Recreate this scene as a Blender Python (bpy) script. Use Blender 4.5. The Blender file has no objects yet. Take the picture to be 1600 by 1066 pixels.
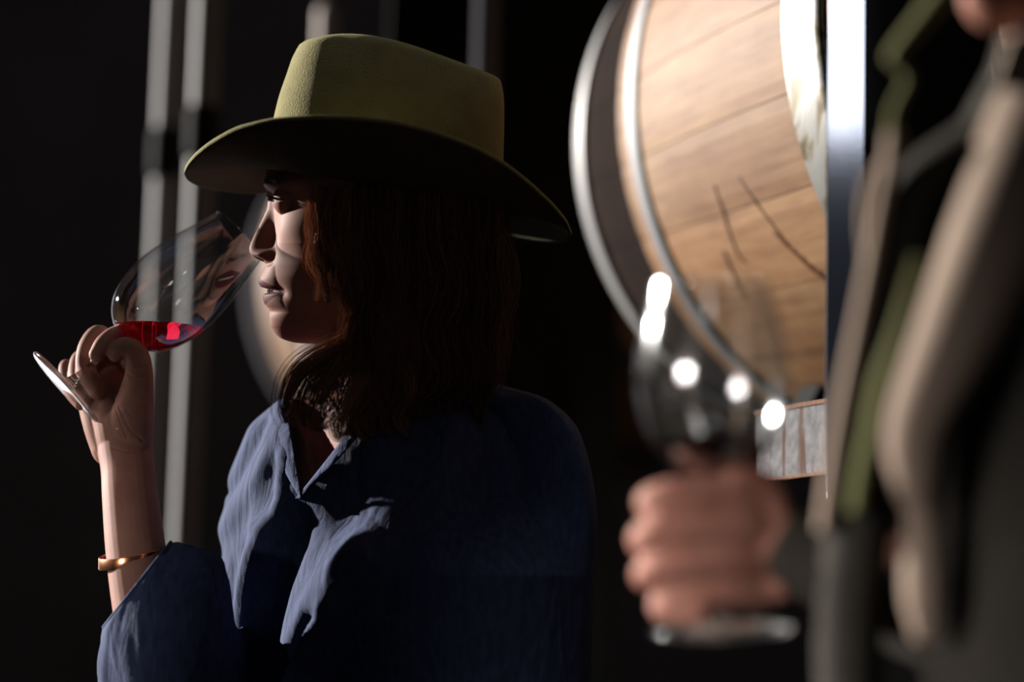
import bpy, bmesh, math, random
import numpy as np
from mathutils import Vector, Matrix
random.seed(7); rng = np.random.default_rng(7)
SC = bpy.context.scene
COL = SC.collection
PI = math.pi

# ------------------------------------------------------------------ camera
F = 85 / 36 * 1600            # focal length in pixels of the 1600 px wide frame
PITCH, ROLL, CAMZ = 0.1386, -0.0258, 1.22
D0 = 1.93                     # distance of the taster, where the lens is focused
K = D0 / F
cp, sp, cr, sr = math.cos(PITCH), math.sin(PITCH), math.cos(ROLL), math.sin(ROLL)
# camera axes in the world: right, up, forward
FWD = np.array([0, cp, sp])
UP0 = np.array([0, -sp, cp]); RI0 = np.array([1.0, 0, 0])
RI = cr * RI0 - sr * UP0
UP = sr * RI0 + cr * UP0
ORG = np.array([0, 0, CAMZ])
cd = bpy.data.cameras.new('camera'); cam = bpy.data.objects.new('camera', cd); COL.objects.link(cam)
cd.lens = 85; cd.sensor_width = 36; cd.clip_start = 0.05
M = Matrix(((RI[0], UP[0], -FWD[0], ORG[0]), (RI[1], UP[1], -FWD[1], ORG[1]), (RI[2], UP[2], -FWD[2], ORG[2]), (0, 0, 0, 1)))
cam.matrix_world = M
cd.dof.use_dof = True; cd.dof.focus_distance = D0 - 0.03; cd.dof.aperture_fstop = 1.9
SC.camera = cam

# ------------------------------------------------------------------ world, sun, added fill lamps
SC.view_settings.view_transform = 'Standard'; SC.view_settings.look = 'None'
SC.view_settings.gamma = 1; SC.view_settings.exposure = 0.0; SC.view_settings.use_curve_mapping = False
w = bpy.data.worlds.new('world'); SC.world = w; w.use_nodes = True
bg = w.node_tree.nodes['Background']; bg.inputs[0].default_value = (0.55, 0.62, 0.75, 1); bg.inputs[1].default_value = 0.028
PHI, ELEV = math.radians(30), math.radians(15)
SUN = np.array([-math.cos(PHI) * math.cos(ELEV), math.sin(PHI) * math.cos(ELEV), math.sin(ELEV)])
sl = bpy.data.lights.new('sun', 'SUN'); sl.energy = 15; sl.angle = math.radians(0.9); sl.color = (1.0, 0.95, 0.9)
so = bpy.data.objects.new('sun', sl); COL.objects.link(so)
so.rotation_euler = Vector(SUN).to_track_quat('Z', 'Y').to_euler()

def area(name, loc, target, sx, sy, power, color=(1, 1, 1), spread=180):
    l = bpy.data.lights.new(name, 'AREA'); l.shape = 'RECTANGLE'; l.size = sx; l.size_y = sy
    l.energy = power; l.color = color; l.spread = math.radians(spread)
    o = bpy.data.objects.new(name, l); COL.objects.link(o); o.location = loc
    o.rotation_euler = (Vector(loc) - Vector(target)).to_track_quat('Z', 'Y').to_euler()
    return o
area('hat_fill', (-0.12, 1.75, 2.75), (-0.10, 1.93, 1.6), 0.3, 0.3, 0.08, (0.9, 0.95, 1.0), 26)  # unseen overhead fill, narrowed to fall on the hat crown
area('hand_fill', (-0.55, 0.7, 1.3), (0.13, 1.37, 1.12), 0.25, 0.25, 1.0, (1.0, 0.93, 0.9), 40)  # unseen fill added for the foreground hand and khaki sleeve
POSTN = np.array([-math.sin(math.radians(8.5)), -math.cos(math.radians(8.5)), 0.0])   # outward normal of the polished post face
_pp = ORG + 1.69 * np.array([(1305 - 800) / F * RI[k] + (533 - 40) / F * UP[k] + FWD[k] for k in range(3)]); _v = (_pp - ORG) / np.linalg.norm(_pp - ORG)
_r = _v - 2 * (_v @ POSTN) * POSTN / (POSTN @ POSTN)
area('rim_fill', (-1.75, 5.6, 1.4), (-0.3, 1.9, 1.2), 0.7, 2.0, 9, (0.92, 0.93, 1.0))  # unseen lamp added for rim light and glass highlights; no window stands here
area('post_glint_fill', tuple(_pp + 2.5 * _r), tuple(_pp), 0.22, 0.33, 0.7, (0.95, 0.96, 1.0))  # unseen lamp added so the post face mirrors a bright patch
area('arm_fill', (-1.2, 0.95, 1.25), (-0.46, 1.93, 1.24), 0.12, 0.2, 0.42, (1.0, 0.93, 0.88), 20)  # unseen narrow fill added for the raised forearm; no doorway here

SC.cycles.use_denoising = True
SC.cycles.max_bounces = 12; SC.cycles.transmission_bounces = 12; SC.cycles.glossy_bounces = 6
SC.cycles.sample_clamp_indirect = 4.0; SC.cycles.caustics_reflective = True; SC.cycles.caustics_refractive = True

# ------------------------------------------------------------------ helpers
def U(px, py, d):
    """world point seen at pixel px,py at distance d along the view axis"""
    px = np.asarray(px, float); py = np.asarray(py, float); d = np.asarray(d, float)
    X = (px - 800) / F * d; Y = (533 - py) / F * d
    return ORG + X[..., None] * RI + Y[..., None] * UP + d[..., None] * FWD

def W(px, py, q=0):
    """pixel units around the taster: q = px behind her mid plane"""
    return U(px, py, D0 + np.asarray(q, float) * K + 0 * np.asarray(px, float))

DM = 1.37; KM = DM / F
def WM(px, py, q=0):
    return U(px, py, DM + np.asarray(q, float) * KM + 0 * np.asarray(px, float))

def A(pts, fn=W):
    p = np.asarray(pts, float)
    return fn(p[:, 0], p[:, 1], p[:, 2])

def mesh(name, V, Fc, mat, parent=None, smooth=True, label=None, uv=None):
    me = bpy.data.meshes.new(name)
    me.from_pydata([tuple(map(float, v)) for v in V], [], [tuple(int(i) for i in f) for f in Fc]); me.update()
    if smooth: me.polygons.foreach_set('use_smooth', [True] * len(me.polygons))
    me.materials.append(mat)
    o = bpy.data.objects.new(name, me); COL.objects.link(o)
    if parent: o.parent = parent
    if label: o['label'] = label
    return o

def tag(o, label, cat, group=None, kind=None):
    if label: o['label'] = label
    if cat: o['category'] = cat
    if group: o['group'] = group
    if kind: o['kind'] = kind
    return o

def thing(name, label, cat, loc, group=None):
    o = bpy.data.objects.new(name, None); COL.objects.link(o); o.empty_display_size = 0.05
    o.location = tuple(float(v) for v in loc)
    return tag(o, label, cat, group)

def attach(o, parent):
    """parent keeping world coordinates baked into the mesh"""
    o.parent = parent
    if parent.type == 'EMPTY': o.matrix_parent_inverse = Matrix.Translation(parent.location).inverted()
    return o
def part(name, V, Fc, mat, parent, smooth=True, label=None):
    o = mesh(name, V, Fc, mat, None, smooth, label)
    return attach(o, parent)

def recenter(o):
    """put the origin of a single-mesh thing at its base"""
    V = np.array([v.co for v in o.data.vertices])
    c = Vector(((V[:, 0].min() + V[:, 0].max()) / 2, (V[:, 1].min() + V[:, 1].max()) / 2, V[:, 2].min()))
    o.data.transform(Matrix.Translation(-c)); o.location = c
    return o

def cr_spline(P, n):
    """Catmull-Rom through rows of P, n samples"""
    P = np.asarray(P, float)
    if len(P) == 2:
        t = np.linspace(0, 1, n)[:, None]; return P[0] * (1 - t) + P[1] * t
    Q = np.vstack([2 * P[0] - P[1], P, 2 * P[-1] - P[-2]])
    s = np.linspace(0, len(P) - 1 - 1e-9, n); i = s.astype(int); t = (s - i)[:, None]
    p0, p1, p2, p3 = Q[i], Q[i + 1], Q[i + 2], Q[i + 3]
    return 0.5 * (2 * p1 + (p2 - p0) * t + (2 * p0 - 5 * p1 + 4 * p2 - p3) * t * t + (3 * p1 - p0 - 3 * p2 + p3) * t ** 3)

def frames(C):
    T = np.gradient(C, axis=0); T /= np.linalg.norm(T, axis=1)[:, None] + 1e-12
    n = np.cross(T[0], [0.13, 0.9, 0.31]); n /= np.linalg.norm(n)
    N = []
    for t in T:
        n = n - t * (n @ t); n /= np.linalg.norm(n) + 1e-12; N.append(n)
    N = np.array(N); return T, N, np.cross(T, N)

def grid_faces(nr, nc, wrap=True):
    r = np.arange(nr - 1)[:, None] * nc; c = np.arange(nc if wrap else nc - 1)[None, :]
    c2 = (c + 1) % nc
    f = np.stack([r + c, r + c2, r + nc + c2, r + nc + c], -1).reshape(-1, 4)
    return f

def tube(P, R, ns=14, n=None, caps=True, flat=None):
    """swept tube with rounded ends. flat=(dir, scale) squashes the section along a direction"""
    P = np.asarray(P, float); R = np.asarray(R, float)
    n = n or (len(P) - 1) * 6 + 1
    X = cr_spline(np.c_[P, R], n); C = X[:, :3]; r = np.abs(X[:, 3])
    T, N, B = frames(C)
    if caps:
        k = np.array([0.98, 0.85, 0.6, 0.3])
        c0 = C[0] - T[0] * (k * r[0])[:, None]; r0 = r[0] * np.sqrt(1 - k ** 2)
        c1 = C[-1] + T[-1] * (k[::-1] * r[-1])[:, None]; r1 = (r[-1] * np.sqrt(1 - k ** 2))[::-1]
        C = np.vstack([c0, C, c1]); r = np.r_[r0, r, r1]
        N = np.vstack([np.repeat(N[:1], 4, 0), N, np.repeat(N[-1:], 4, 0)]); B = np.vstack([np.repeat(B[:1], 4, 0), B, np.repeat(B[-1:], 4, 0)])
    a = np.linspace(0, 2 * PI, ns, endpoint=False)
    V = C[:, None, :] + r[:, None, None] * (np.cos(a)[None, :, None] * N[:, None, :] + np.sin(a)[None, :, None] * B[:, None, :])
    if flat is not None:
        d = np.array(flat[0], float); d /= np.linalg.norm(d)
        off = V - C[:, None, :]; V = C[:, None, :] + off + ((flat[1] - 1) * (off @ d))[..., None] * d
    nr = len(C); V = V.reshape(-1, 3)
    Fc = [tuple(f) for f in grid_faces(nr, ns)]
    if caps:
        Fc.append(tuple(range(ns))[::-1]); Fc.append(tuple(range((nr - 1) * ns, nr * ns)))
    return V, Fc

def join(*parts):
    V = []; Fc = []; o = 0
    for v, f in parts:
        v = np.asarray(v); V.append(v); Fc += [tuple(int(i) + o for i in q) for q in f]; o += len(v)
    return np.vstack(V), Fc

def box(c, s, rot=None):
    c = np.array(c, float); s = np.array(s, float) / 2
    v = np.array([[x, y, z] for x in (-1, 1) for y in (-1, 1) for z in (-1, 1)]) * s
    if rot is not None: v = v @ np.array(rot).T
    return v + c, [(0, 1, 3, 2), (4, 6, 7, 5), (0, 4, 5, 1), (2, 3, 7, 6), (0, 2, 6, 4), (1, 5, 7, 3)]

def bevel_box(c, s, b, rot=None, seg=2):
    bm = bmesh.new(); bmesh.ops.create_cube(bm, size=1)
    for v in bm.verts: v.co = Vector((v.co.x * s[0], v.co.y * s[1], v.co.z * s[2]))
    bmesh.ops.bevel(bm, geom=list(bm.edges), offset=b, segments=seg, affect='EDGES', profile=0.6)
    bm.verts.index_update()
    V = np.array([v.co for v in bm.verts]); Fc = [tuple(v.index for v in f.verts) for f in bm.faces]; bm.free()
    if rot is not None: V = V @ np.array(rot).T
    return V + np.array(c, float), Fc

def lathe(prof, ns=96):
    """prof: (radius, height) rows, axis +z"""
    a = np.linspace(0, 2 * PI, ns, endpoint=False)
    p = np.asarray(prof, float)
    V = np.stack([p[:, :1] * np.cos(a), p[:, :1] * np.sin(a), np.repeat(p[:, 1:2], ns, 1)], -1).reshape(-1, 3)
    return V, [tuple(f) for f in grid_faces(len(p), ns)]

def evaluated(o):
    dg = bpy.context.evaluated_depsgraph_get(); dg.update()
    me = bpy.data.meshes.new_from_object(o.evaluated_get(dg))
    return me

def remeshed(V, Fc, voxel, smooth_it=6, factor=0.5):
    me = bpy.data.meshes.new('tmp'); me.from_pydata([tuple(map(float, v)) for v in V], [], [tuple(int(i) for i in f) for f in Fc]); me.update()
    bm = bmesh.new(); bm.from_mesh(me); bmesh.ops.recalc_face_normals(bm, faces=bm.faces); bm.to_mesh(me); bm.free()
    o = bpy.data.objects.new('tmp', me); COL.objects.link(o)
    m = o.modifiers.new('r', 'REMESH'); m.mode = 'VOXEL'; m.voxel_size = voxel
    s = o.modifiers.new('s', 'SMOOTH'); s.factor = factor; s.iterations = smooth_it
    me2 = evaluated(o)
    n = len(me2.vertices); v = np.empty(n * 3); me2.vertices.foreach_get('co', v); v = v.reshape(-1, 3)
    f = [tuple(p.vertices) for p in me2.polygons]
    bpy.data.objects.remove(o); bpy.data.meshes.remove(me); bpy.data.meshes.remove(me2)
    return v, f

def interp(y, tab):
    t = np.asarray(tab, float); return np.interp(y, t[:, 0], t[:, 1])
def sinterp(y, tab):
    """smooth (cubic, monotone-ish) table interpolation"""
    t = np.asarray(tab, float); X, Y = t[:, 0], t[:, 1]
    m = np.gradient(Y, X)
    y = np.clip(y, X[0], X[-1]); i = np.clip(np.searchsorted(X, y, 'right') - 1, 0, len(X) - 2)
    h = X[i + 1] - X[i]; u = (y - X[i]) / h
    return (2 * u ** 3 - 3 * u ** 2 + 1) * Y[i] + (u ** 3 - 2 * u ** 2 + u) * h * m[i] + (-2 * u ** 3 + 3 * u ** 2) * Y[i + 1] + (u ** 3 - u ** 2) * h * m[i + 1]

# ------------------------------------------------------------------ materials
ALB = 0.42      # the sun is strong and every pigment correspondingly deep, so that little light bounces into the shade
class NT:
    k = ALB
    def __init__(s, name):
        s.m = bpy.data.materials.new(name); s.m.use_nodes = True; s.t = s.m.node_tree; s.b = s.t.nodes['Principled BSDF']
    def n(s, typ, **kw):
        x = s.t.nodes.new(typ)
        for k, v in kw.items():
            if k in x.inputs.keys(): x.inputs[k].default_value = v
            else: setattr(x, k, v)
        return x
    def l(s, a, b): s.t.links.new(a, b)
    def coords(s, scale=(1, 1, 1), src='Object', rot=(0, 0, 0)):
        tc = s.n('ShaderNodeTexCoord'); mp = s.n('ShaderNodeMapping'); mp.inputs['Scale'].default_value = scale; mp.inputs['Rotation'].default_value = rot
        s.l(tc.outputs[src], mp.inputs[0]); return mp.outputs[0]
    def ramp(s, fac, stops):
        r = s.n('ShaderNodeValToRGB'); e = r.color_ramp.elements
        while len(e) < len(stops): e.new(0.5)
        for i, (p, c) in enumerate(stops): e[i].position = p; e[i].color = (*[min(1, v * s.k) for v in c], 1)
        s.l(fac, r.inputs[0]); return r.outputs[0]
    def bump(s, h, strength=0.3, dist=0.001):
        b = s.n('ShaderNodeBump'); b.inputs['Strength'].default_value = strength; b.inputs['Distance'].default_value = dist
        s.l(h, b.inputs['Height']); s.l(b.outputs[0], s.b.inputs['Normal']); return b
    def set(s, **kw):
        for k, v in kw.items(): s.b.inputs[k.replace('_', ' ')].default_value = v
        return s

def simple(name, col, rough=0.6, metal=0, spec=0.5):
    t = NT(name); t.k = 1.0 if metal >= 0.7 else ALB
    t.set(Base_Color=(*[v * t.k for v in col], 1), Roughness=rough, Metallic=metal); t.b.inputs['Specular IOR Level'].default_value = spec
    return t

def noisy(name, c1, c2, scale, rough=0.7, metal=0, bump=0.3, bd=0.001, stretch=(1, 1, 1), spec=0.4, detail=6):
    t = simple(name, c1, rough, metal, spec)
    co = t.coords(stretch); n = t.n('ShaderNodeTexNoise'); n.inputs['Scale'].default_value = scale; n.inputs['Detail'].default_value = detail
    t.l(co, n.inputs[0]); t.l(t.ramp(n.outputs[0], [(0.3, c1), (0.7, c2)]), t.b.inputs['Base Color'])
    if bump: t.bump(n.outputs[0], bump, bd)
    return t

def skin_mat(name, base, blotch, lips=(0.16, 0.018, 0.024)):
    t = simple(name, base, 0.6, 0, 0.5); t.b.inputs['IOR'].default_value = 1.16
    co = t.coords(); n = t.n('ShaderNodeTexNoise'); n.inputs['Scale'].default_value = 45; n.inputs['Detail'].default_value = 5; t.l(co, n.inputs[0])
    c = t.ramp(n.outputs[0], [(0.35, base), (0.72, blotch)])
    at = t.n('ShaderNodeAttribute'); at.attribute_name = 'lip'
    mx = t.n('ShaderNodeMix'); mx.data_type = 'RGBA'; t.l(at.outputs['Fac'], mx.inputs[0]); t.l(c, mx.inputs[6]); mx.inputs[7].default_value = (*[v * ALB for v in lips], 1)
    t.l(mx.outputs[2], t.b.inputs['Base Color'])
    f = t.n('ShaderNodeTexNoise'); f.inputs['Scale'].default_value = 1400; f.inputs['Detail'].default_value = 2; t.l(co, f.inputs[0])
    t.bump(f.outputs[0], 0.22, 0.0004)
    t.b.inputs['Subsurface Weight'].default_value = 0.12; t.b.inputs['Subsurface Radius'].default_value = (1, 0.35, 0.2); t.b.inputs['Subsurface Scale'].default_value = 0.004
    return t.m

SKIN = skin_mat('skin', (0.60, 0.31, 0.235), (0.50, 0.225, 0.17))
SKINM = skin_mat('ruddy_skin', (0.60, 0.30, 0.22), (0.50, 0.20, 0.15))

def felt_mat(name, c1, c2):
    t = noisy(name, c1, c2, 60, 0.95, 0, 0, spec=0.1)
    co = t.coords(); n = t.n('ShaderNodeTexNoise'); n.inputs['Scale'].default_value = 700; n.inputs['Detail'].default_value = 4; t.l(co, n.inputs[0])
    t.bump(n.outputs[0], 0.9, 0.0012); t.b.inputs['Sheen Weight'].default_value = 0.08; t.b.inputs['Sheen Tint'].default_value = (0.8, 0.8, 0.4, 1)
    t.b.inputs['Sheen Roughness'].default_value = 0.5
    return t.m
FELT = felt_mat('olive_felt', (0.36, 0.32, 0.14), (0.44, 0.39, 0.18))
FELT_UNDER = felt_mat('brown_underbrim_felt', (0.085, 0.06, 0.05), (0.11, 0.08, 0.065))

def linen_mat(name, c1, c2, stretch=(1, 1, 0.25)):
    t = noisy(name, c1, c2, 240, 0.9, 0, 0, stretch=stretch, spec=0.15)
    co = t.coords((1, 1, 1)); a = t.n('ShaderNodeTexWave'); a.bands_direction = 'X'; a.inputs['Scale'].default_value = 380; a.inputs['Distortion'].default_value = 1.5
    b = t.n('ShaderNodeTexWave'); b.bands_direction = 'Z'; b.inputs['Scale'].default_value = 380; b.inputs['Distortion'].default_value = 1.5
    t.l(co, a.inputs[0]); t.l(co, b.inputs[0]); m = t.n('ShaderNodeMath'); m.operation = 'ADD'; t.l(a.outputs['Fac'], m.inputs[0]); t.l(b.outputs['Fac'], m.inputs[1])
    w1 = t.n('ShaderNodeTexNoise'); w1.inputs['Scale'].default_value = 34; w1.inputs['Detail'].default_value = 5; w1.inputs['Distortion'].default_value = 1.2
    t.l(t.coords((1.3, 1.3, 0.45), rot=(0, 0.5, 0)), w1.inputs[0])
    b2 = t.n('ShaderNodeBump'); b2.inputs['Strength'].default_value = 0.55; b2.inputs['Distance'].default_value = 0.006; t.l(w1.outputs[0], b2.inputs['Height'])
    bb = t.bump(m.outputs[0], 0.25, 0.0004); t.l(b2.outputs[0], bb.inputs['Normal'])
    t.b.inputs['Sheen Weight'].default_value = 0.0
    return t.m
LINEN = linen_mat('navy_linen', (0.045, 0.068, 0.16), (0.088, 0.12, 0.26))
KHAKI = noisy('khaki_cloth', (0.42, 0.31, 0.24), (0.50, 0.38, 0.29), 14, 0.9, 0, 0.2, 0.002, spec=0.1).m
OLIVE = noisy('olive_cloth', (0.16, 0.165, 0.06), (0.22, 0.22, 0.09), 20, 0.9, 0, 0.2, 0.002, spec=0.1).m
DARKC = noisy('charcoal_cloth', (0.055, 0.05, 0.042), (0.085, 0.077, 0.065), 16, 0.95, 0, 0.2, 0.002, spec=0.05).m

def hair_mat():
    t = simple('brown_hair', (0.07, 0.03, 0.015), 0.45, 0, 0.3); t.k = 1.0; t.b.inputs['IOR'].default_value = 1.25
    at = t.n('ShaderNodeAttribute'); at.attribute_name = 'tone'
    c = t.ramp(at.outputs['Fac'], [(0.0, (0.022, 0.011, 0.008)), (0.45, (0.095, 0.050, 0.034)), (1.0, (0.44, 0.25, 0.165))])
    t.l(c, t.b.inputs['Base Color'])
    tr = t.n('ShaderNodeBsdfTranslucent'); t.l(c, tr.inputs[0]); mx = t.n('ShaderNodeMixShader'); mx.inputs[0].default_value = 0.4
    t.l(t.b.outputs[0], mx.inputs[1]); t.l(tr.outputs[0], mx.inputs[2]); t.l(mx.outputs[0], t.t.nodes['Material Output'].inputs[0])
    return t.m
HAIR = hair_mat()
HAIRCORE = simple('dark_hair_mass', (0.02, 0.009, 0.005), 0.6, 0, 0.2).m

def glass_mat(name, tint=(1, 1, 1), rough=0.0):
    t = simple(name, tint, rough); t.b.inputs['Base Color'].default_value = (*tint, 1); t.b.inputs['Transmission Weight'].default_value = 1; t.b.inputs['IOR'].default_value = 1.5
    t.b.inputs['Specular IOR Level'].default_value = 0.8
    return t.m
GLASS = glass_mat('clear_glass')
GLASSF = glass_mat('clear_glass_foot', (1, 1, 1), 0.12)
def thin_glass(name, ior=1.6, rough=0.03, cap_=0.24):
    t = NT(name); nt = t.t; nt.nodes.remove(t.b); out = nt.nodes['Material Output']
    tr = t.n('ShaderNodeBsdfTransparent'); tr.inputs[0].default_value = (0.97, 0.975, 0.975, 1)
    gl = t.n('ShaderNodeBsdfGlossy'); gl.inputs['Roughness'].default_value = rough; gl.inputs[0].default_value = (1, 1, 1, 1)
    ge = t.n('ShaderNodeNewGeometry'); mr = t.n('ShaderNodeMapRange'); mr.inputs[3].default_value = ior; mr.inputs[4].default_value = 1 / ior
    fr = t.n('ShaderNodeFresnel'); t.l(ge.outputs['Backfacing'], mr.inputs[0]); t.l(mr.outputs[0], fr.inputs[0]); mx = t.n('ShaderNodeMixShader')
    mn = t.n('ShaderNodeMath'); mn.operation = 'MINIMUM'; mn.inputs[1].default_value = cap_; t.l(fr.outputs[0], mn.inputs[0])
    t.l(mn.outputs[0], mx.inputs[0]); t.l(tr.outputs[0], mx.inputs[1]); t.l(gl.outputs[0], mx.inputs[2]); t.l(mx.outputs[0], out.inputs[0])
    return t.m
THIN = thin_glass('thin_glass')
THIN2 = thin_glass('smeared_thin_glass', 2.0, 0.10, 0.5)
WINE = None
def wine_mat(name, col, dens):
    t = simple(name, (1, 1, 1), 0.0); t.b.inputs['Transmission Weight'].default_value = 1; t.b.inputs['IOR'].default_value = 1.34
    t.b.inputs['Base Color'].default_value = (*col, 1); t.b.inputs['Transmission Weight'].default_value = dens
    return t.m
WINE = wine_mat('red_wine', (0.80, 0.012, 0.04), 0.92)
WINE2 = wine_mat('dark_red_wine', (0.10, 0.004, 0.008), 1)
COPPER = simple('copper', (0.80, 0.33, 0.16), 0.22, 1).m
RED = simple('red_cord', (0.45, 0.02, 0.02), 0.6).m
TOOTH = simple('tooth', (0.75, 0.68, 0.6), 0.25).m
EYEM = simple('eye', (0.6, 0.55, 0.52), 0.1).m
IRIS = simple('iris', (0.03, 0.018, 0.01), 0.1).m
LASH = simple('lash', (0.01, 0.006, 0.005), 0.5).m
NAIL = simple('nail', (0.62, 0.34, 0.28), 0.22).m

def galv(name, c1, c2, rough=0.38, sc=8, metal=0.75):
    return noisy(name, c1, c2, sc, rough, metal, 0.25, 0.001, spec=0.5).m
HOOP = galv('galvanised_hoop', (0.55, 0.54, 0.53), (0.68, 0.66, 0.64), 0.42, 8, 0.3)

HOOPDIM = galv('dull_hoop', (0.32, 0.31, 0.33), (0.45, 0.44, 0.45), 0.5, 8, 0.2)
GREENLINE = simple('green_paint', (0.02, 0.07, 0.04), 0.6).m
def stave_mat():
    t = simple('oak_stave', (0.6, 0.38, 0.2), 0.65, 0, 0.2)
    inf = t.n('ShaderNodeObjectInfo')
    co = t.coords((1, 1, 1)); ofs = t.n('ShaderNodeVectorMath'); ofs.operation = 'ADD'
    cmb = t.n('ShaderNodeCombineXYZ'); mu = t.n('ShaderNodeMath'); mu.operation = 'MULTIPLY'; mu.inputs[1].default_value = 17.0
    t.l(inf.outputs['Random'], mu.inputs[0]); t.l(mu.outputs[0], cmb.inputs[0]); t.l(co, ofs.inputs[0]); t.l(cmb.outputs[0], ofs.inputs[1])
    st = t.n('ShaderNodeMapping'); st.inputs['Scale'].default_value = (1, 9, 9); t.l(ofs.outputs[0], st.inputs[0])
    g = t.n('ShaderNodeTexNoise'); g.inputs['Scale'].default_value = 9; g.inputs['Detail'].default_value = 9; g.inputs['Roughness'].default_value = 0.65; t.l(st.outputs[0], g.inputs[0])
    big = t.n('ShaderNodeTexNoise'); big.inputs['Scale'].default_value = 5; big.inputs['Detail'].default_value = 3; t.l(ofs.outputs[0], big.inputs[0])
    c1 = t.ramp(g.outputs[0], [(0.32, (0.34, 0.16, 0.055)), (0.5, (0.48, 0.255, 0.105)), (0.72, (0.58, 0.34, 0.16))])
    t.k = 1; c2 = t.ramp(big.outputs[0], [(0.35, (0.74, 0.62, 0.50)), (0.6, (1, 1, 1))])
    m = t.n('ShaderNodeMix'); m.data_type = 'RGBA'; m.blend_type = 'MULTIPLY'; m.inputs[0].default_value = 0.8
    t.l(c1, m.inputs[6]); t.l(c2, m.inputs[7])
    # each stave has a tone of its own
    hv = t.n('ShaderNodeHueSaturation'); vr = t.n('ShaderNodeMapRange'); vr.inputs[3].default_value = 0.88; vr.inputs[4].default_value = 1.1
    t.l(inf.outputs['Random'], vr.inputs[0]); t.l(vr.outputs[0], hv.inputs['Value']); t.l(m.outputs[2], hv.inputs['Color'])
    t.l(hv.outputs[0], t.b.inputs['Base Color'])
    t.bump(g.outputs[0], 0.25, 0.0012)
    return t.m
STAVE = stave_mat()
DARKOAK = noisy('dark_oak', (0.012, 0.006, 0.004), (0.03, 0.013, 0.007), 12, 0.9, 0, 0.2, 0.001, spec=0.03).m  # near-black oak for the end band of the staves
HEADWOOD = noisy('oak_head', (0.45, 0.27, 0.13), (0.60, 0.38, 0.2), 10, 0.6, 0, 0.3, 0.001, (1, 8, 1)).m
STAIN = noisy('wine_drip', (0.20, 0.06, 0.02), (0.30, 0.11, 0.04), 60, 0.4, 0, 0).m

def stained_metal():
    t = simple('glue_stained_metal', (0.7, 0.7, 0.66), 0.4, 0.35)
    co = t.coords((1, 1, 1)); n = t.n('ShaderNodeTexNoise'); n.inputs['Scale'].default_value = 11; n.inputs['Detail'].default_value = 7; n.inputs['Distortion'].default_value = 1.6; t.l(co, n.inputs[0])
    t.l(t.ramp(n.outputs[0], [(0.40, (0.13, 0.085, 0.025)), (0.46, (0.30, 0.24, 0.12)), (0.52, (0.52, 0.51, 0.47)), (0.75, (0.60, 0.60, 0.57))]), t.b.inputs['Base Color'])
    t.bump(n.outputs[0], 0.4, 0.002); return t.m
STAINED = stained_metal()

def rust_metal():
    t = simple('rusty_galvanised', (0.6, 0.6, 0.6), 0.8, 0, 0.1)
    co = t.coords((70, 70, 5)); n = t.n('ShaderNodeTexNoise'); n.inputs['Scale'].default_value = 1.0; n.inputs['Detail'].default_value = 6; n.inputs['Distortion'].default_value = 0.5; t.l(co, n.inputs[0])
    c2 = t.coords((1, 1, 1)); m = t.n('ShaderNodeTexNoise'); m.inputs['Scale'].default_value = 120; m.inputs['Detail'].default_value = 5; t.l(c2, m.inputs[0])
    t.k = 1; a = t.ramp(n.outputs[0], [(0.57, (0, 0, 0)), (0.63, (1, 1, 1))]); t.k = ALB
    b = t.ramp(m.outputs[0], [(0.3, (0.15, 0.146, 0.15)), (0.7, (0.30, 0.29, 0.30))])
    mx = t.n('ShaderNodeMix'); mx.data_type = 'RGBA'; t.l(a, mx.inputs[0]); t.l(b, mx.inputs[6]); mx.inputs[7].default_value = (0.045, 0.015, 0.006, 1)
    t.l(mx.outputs[2], t.b.inputs['Base Color']); t.bump(m.outputs[0], 0.3, 0.0008); return t.m
RUST = rust_metal()
RUSTD = noisy('rust', (0.14, 0.05, 0.02), (0.30, 0.12, 0.03), 150, 0.9, 0, 0.5, 0.001).m
BLUESTEEL = noisy('polished_blue_steel', (0.50, 0.54, 0.64), (0.58, 0.61, 0.70), 50, 0.09, 1.0, 0.12, 0.0004, (1, 1, 0.15), 1.0).m
BLACKSTEEL = simple('black_steel', (0.012, 0.013, 0.012), 0.8, 0, 0.08).m
GREYPOST = galv('dull_zinc', (0.30, 0.285, 0.285), (0.40, 0.38, 0.38), 0.7, 5, 0.0)
DIMPOST = noisy('dark_zinc', (0.13, 0.125, 0.14), (0.18, 0.17, 0.19), 5, 0.95, 0, 0.2, 0.001, spec=0.03).m  # one even darker zinc for the thin back post and rear hoops
PALEPOST = galv('pale_pink_timber', (0.75, 0.55, 0.48), (0.8, 0.62, 0.55), 0.7, 5, 0.0)
PALEWALL = noisy('grey_render', (0.45, 0.41, 0.40), (0.55, 0.51, 0.50), 2.5, 0.95, 0, 0.4, 0.01, spec=0.05).m
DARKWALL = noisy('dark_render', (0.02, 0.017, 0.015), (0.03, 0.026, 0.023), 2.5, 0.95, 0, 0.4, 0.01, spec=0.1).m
CONCRETE = noisy('dark_concrete', (0.05, 0.046, 0.042), (0.08, 0.073, 0.067), 3, 0.9, 0, 0.3, 0.004, spec=0.2).m

# ------------------------------------------------------------------ the room
def struct(name, V, Fc, mat, kind='structure'):
    o = mesh(name, V, Fc, mat, None, False); recenter(o); o['kind'] = kind; return o
struct('floor', *box((0.5, 3.0, -0.05), (9, 9.0, 0.1)), CONCRETE)
struct('wall_back', *box((0.5, 7.45, 1.75), (9, 0.1, 3.5)), PALEWALL)
struct('wall_right', *box((4.95, 3.0, 1.75), (0.1, 8.8, 3.5)), DARKWALL)
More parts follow.
